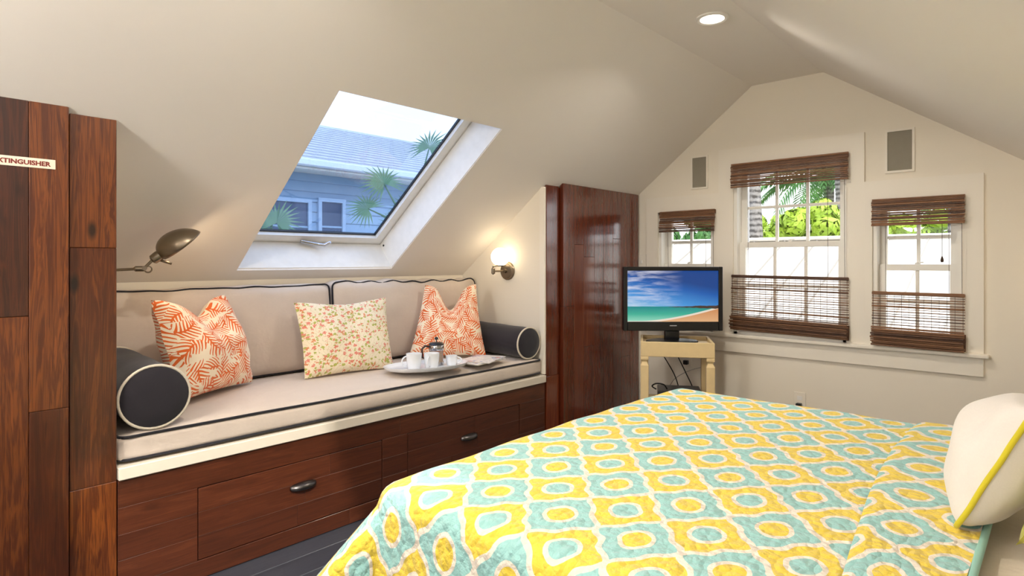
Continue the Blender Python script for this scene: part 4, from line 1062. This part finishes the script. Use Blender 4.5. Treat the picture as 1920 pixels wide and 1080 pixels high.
roof = part(nh, 'roof', G().add([(HX + .45, -4.5, HZ - .22), (HX + .45, 16.5, HZ - .22), (RX, 16.5, RZ), (RX, -4.5, RZ), (-15.4, 16.5, HZ - .2), (-15.4, -4.5, HZ - .2),
     (HX + .45, -4.5, HZ - .30), (HX + .45, 16.5, HZ - .30), (RX, 16.5, RZ - .1), (RX, -4.5, RZ - .1), (-15.4, 16.5, HZ - .3), (-15.4, -4.5, HZ - .3)],
     [(0, 1, 2, 3), (3, 2, 4, 5), (6, 9, 8, 7), (9, 11, 10, 8), (0, 6, 7, 1), (1, 7, 8, 2), (2, 8, 10, 4), (4, 10, 11, 5), (5, 11, 9, 3), (3, 9, 6, 0)]), M['shingle'])
ex, ez = HX + .45, HZ - .22; rl = math.hypot(RX - ex, RZ - ez); ud = Vector((RX - ex, 0, RZ - ez)) / rl; un = Vector((-ud.z, 0, ud.x)) * -1
if un.z < 0: un = -un
def shingle_shape():
    a = .003; L = .26; w = .29
    P = []
    for (d, y, n2) in ((0, 0, .002), (0, w, .002), (L, w, .001), (L, 0, .001), (0, 0, .022), (0, w, .022), (L, w, .004), (L, 0, .004)):
        p = ud * d + un * n2; P.append((p.x, y, p.z))
    return G().add(P, [(0, 1, 2, 3), (4, 7, 6, 5), (0, 4, 5, 1), (1, 5, 6, 2), (2, 6, 7, 3), (3, 7, 4, 0)])
so = mk('shingle', shingle_shape(), M['shingle']); shm = so.data; bpy.data.objects.remove(so)
cnt = 0; rest = G(); rows = int(rl / .22)
for r in range(rows):
    for c in range(40):
        y = 1.6 + c * .3 + (.15 if r % 2 else 0)
        p = Vector((ex, y, ez)) + ud * (r * .22)
        vis = 2.4 < y < 8.4 and r < 15
        if vis and cnt < 290:
            o = bpy.data.objects.new('shingle', shm); COL.objects.link(o); o.parent = roof; o.location = p - worldloc(roof); cnt += 1
        else:
            gg = shingle_shape(); rest.add([Vector(q) + p for q in gg.v], gg.f)
o = part(roof, 'shingle_field', rest, M['shingle']); o['kind'] = 'stuff'
part(nh, 'gutter', G().cbox(ex - .02, ex + .11, -4.4, 16.4, ez - .10, ez + .015, .02), plain('gutter_white', srgb(206, 216, 228), .4))
part(nh, 'soffit', G().box(HX - .0, ex - .02, -4.4, 16.4, ez - .13, ez - .10), M['sash'])
for (ya, yb, za, zb) in ((4.1, 5.08, .9, 2.18), (5.20, 5.70, .9, 2.22)):
    wf = part(nh, 'window', G().plate([(ya, za), (yb, za), (yb, zb), (ya, zb)], [[(ya + .06, za + .06), (yb - .06, za + .06), (yb - .06, zb - .06), (ya + .06, zb - .06)]], (HX + .013, 0, 0), (0, 1, 0), (0, 0, 1), (.05, 0, 0)), plain('window_trim_blue', srgb(150, 172, 196), .5))
    part(wf, 'pane', G().box(HX + .014, HX + .03, ya + .06, yb - .06, za + .06, zb - .06), plain('dark_pane', srgb(52, 68, 96), .1))
    part(wf, 'sash_bar', G().box(HX + .03, HX + .045, ya + .06, yb - .06, (za + zb) / 2 + .18, (za + zb) / 2 + .21), M['siding'])

# palms and trees
def frond_geo(L, droop, width, n=26, seed=0):
    rr = random.Random(seed); g = G(); pts = []
    for k in range(n + 1):
        t = k / n; pts.append(Vector((L * (t - .25 * droop * t ** 3), 0, L * (.42 * t - droop * .95 * t * t))))
    g.tube(pts[::3], [.02 * (1 - .8 * k / (len(pts[::3]) - 1)) for k in range(len(pts[::3]))], 5)
    for k in range(3, n + 1):
        t = k / n; p = pts[k]; d = (pts[k] - pts[k - 1]).normalized(); ln = width * math.sin(math.pi * min(1, .12 + t * .9)) ** .6 * rr.uniform(.85, 1.1)
        for s in (-1, 1):
            q = (Vector((0, s, 0)) * .75 + d * .65 + Vector((0, 0, -.1))).normalized()
            e1 = p + q * ln * .5; e2 = p + q * ln * .95 + Vector((0, 0, -ln * .30)); w = d * .026 * (1 + L * .3)
            n0 = [p - w * .4, p + w * .4, e1 + w, e1 - w, e2]
            g.add(n0, [(0, 1, 2, 3), (3, 2, 4)])
    return g
def palm(base, top, r0, r1, nf, L, label, seed, mat, droop=.75):
    rr = random.Random(seed); base = Vector(base); top = Vector(top)
    root = empty('palm_tree', base, label, 'tree', 'palms around the house')
    midp = base.lerp(top, .5) + Vector((rr.uniform(-.15, .15), 0, 0)); pts = []; rad = []
    for k in range(40):
        t = k / 39; pts.append(base * (1 - t) ** 2 + midp * 2 * t * (1 - t) + top * t * t); rad.append((r0 + (r1 - r0) * t) * (1 + .03 * (k % 2)))
    part(root, 'trunk', G().tube(pts, rad, 14), M['trunk'], True, 60)
    for i in range(nf):
        me = mk('frond', frond_geo(L * rr.uniform(.85, 1.1), droop * rr.uniform(.5, 1.2), .38 * L / 1.6, 26, seed * 31 + i), mat, root)
        me.location = top - base; me.rotation_euler = (0, -rr.uniform(-.25, .75), 2 * math.pi * i / nf + rr.uniform(-.2, .2))
palm((-3.75, 10.9, -4), (-4.18, 11.0, 3.6), .17, .10, 13, 1.7, 'ringed grey palm trunk behind the white metal roof with long fronds', 3, M['leaf_palm'])
palm((-3.45, 14.5, -4), (-3.63, 14.5, 4.1), .165, .11, 15, 1.8, 'slim grey palm trunk behind the yellow green trees', 5, M['leaf_palm'], 1.15)
palm((-4.45, 17.2, -4), (-4.55, 17.2, 3.3), .16, .12, 26, 2.3, 'drooping green palm standing farthest behind the white roof', 8, M['leaf_palm'], 1.0)
palm((-1.15, 11.0, -4), (-1.2, 11.0, 2.7), .14, .10, 13, 1.3, 'palm tree seen through the small window farthest from the television', 12, M['leaf_palm'], .9)
def bush(c, rad, n, mat, label, seed, leaf=.11):
    rr = random.Random(seed); c = Vector(c); g = G()
    root = empty('leafy_tree', (c.x, c.y, -4), label, 'tree', 'trees behind the white roof')
    part(root, 'trunk', G().tube([(c.x, c.y, -4), (c.x + .05, c.y, -1.5), (c.x, c.y, c.z)], [.14, .11, .05], 10), M['trunk'], True)
    blobs = [(c + Vector((rr.uniform(-1, 1) * rad[0] * .85, rr.uniform(-1, 1) * rad[1] * .7, rr.uniform(-.8, 1.0) * rad[2] * .8)), rr.uniform(.18, .5) * min(rad)) for _ in range(34)]
    for i in range(n):
        b, r = rr.choice(blobs); d = Vector((rr.gauss(0, 1), rr.gauss(0, 1), rr.gauss(0, 1))).normalized()
        p = b + d * r * rr.uniform(.75, 1.08); a = d.orthogonal().normalized(); a.rotate(Matrix.Rotation(rr.uniform(0, 6.28), 3, d)); bb = d.cross(a) + d * rr.uniform(-.5, .5)
        l = leaf * rr.uniform(.6, 1.3)
        g.add([p - a * l, p - bb * l * .4, p + a * l, p + bb * l * .4], [(0, 1, 2, 3)])
    o = part(root, 'foliage', g, mat); o['kind'] = 'stuff'
bush((-3.95, 12.3, 1.45), (.92, .6, .85), 9000, M['leaf_lime'], 'bright lime green leafy tree behind the white roof ridge', 2, .10)
bush((-7.0, 13.2, 1.5), (1.5, .7, .9), 4500, M['leaf_deep'], 'dark green leafy tree seen through the window behind the television', 4, .11)
bush((-2.42, 13.9, 1.37), (.92, .6, .8), 8000, M['leaf_lime'], 'yellow green leafy tree beside the slim grey palm trunk', 6, .10)
bush((-.3, 12.6, 1.35), (.95, .6, .8), 4500, M['leaf_deep'], 'green leafy tree beyond the small window farthest from the television', 8, .11)

def fan_palm(base, leaves, label, seed):
    rr = random.Random(seed); base = Vector(base)
    root = empty('fan_palm', base, label, 'tree')
    crown = Vector((base.x, base.y, 1.35))
    part(root, 'trunk', G().tube([base, base.lerp(crown, .5) + Vector((.06, .04, 0)), crown], [.12, .10, .08], 12), M['trunk'], True)
    for i, (c, r) in enumerate(leaves):
        c = Vector(c); st_ = G().tube([crown, crown.lerp(c, .55) + Vector((0, 0, .12)), c], [.016, .012, .008], 6)
        lf = part(root, 'leaf', st_, M['leaf_blue'], True)
        out = (c - crown).normalized(); nrm = (Vector((.8, -.5, .35)) + Vector((rr.uniform(-.3, .3), rr.uniform(-.3, .3), rr.uniform(-.2, .3)))).normalized()
        e = (out - nrm * out.dot(nrm)).normalized(); f_ = nrm.cross(e); g = G(); nb = 22
        for k in range(nb):
            a = R(-135 + 270 * k / (nb - 1)); d = e * math.cos(a) + f_ * math.sin(a); l = r * (1 - .25 * abs(a) / R(135)) * rr.uniform(.9, 1.08); w = nrm.cross(d) * .021 * r / .5
            g.add([c, c + d * l * .45 + w + nrm * .01, c + d * l + Vector((0, 0, -.12 * l)), c + d * l * .45 - w + nrm * .01], [(0, 1, 2, 3)])
        part(lf, 'blade', g, M['leaf_blue'])
fan_palm((-6.07, 4.76, -4), [((-6.12, 4.43, 2.13), 0.36), ((-5.87, 4.93, 2.6), 0.36), ((-6.1, 4.19, 1.81), 0.3), ((-6.04, 4.78, 1.82), 0.38), ((-5.87, 5.34, 2.29), 0.4), ((-6.0, 4.54, 1.58), 0.3)], 'fan palm between the skylight and the neighbour house', 5)
fan_palm((-6.79, 3.29, -4), [((-6.7, 3.37, 1.63), 0.34), ((-6.98, 3.25, 1.56), 0.34), ((-7.19, 3.19, 1.76), 0.32)], 'small fan palm in front of the neighbour window', 9)
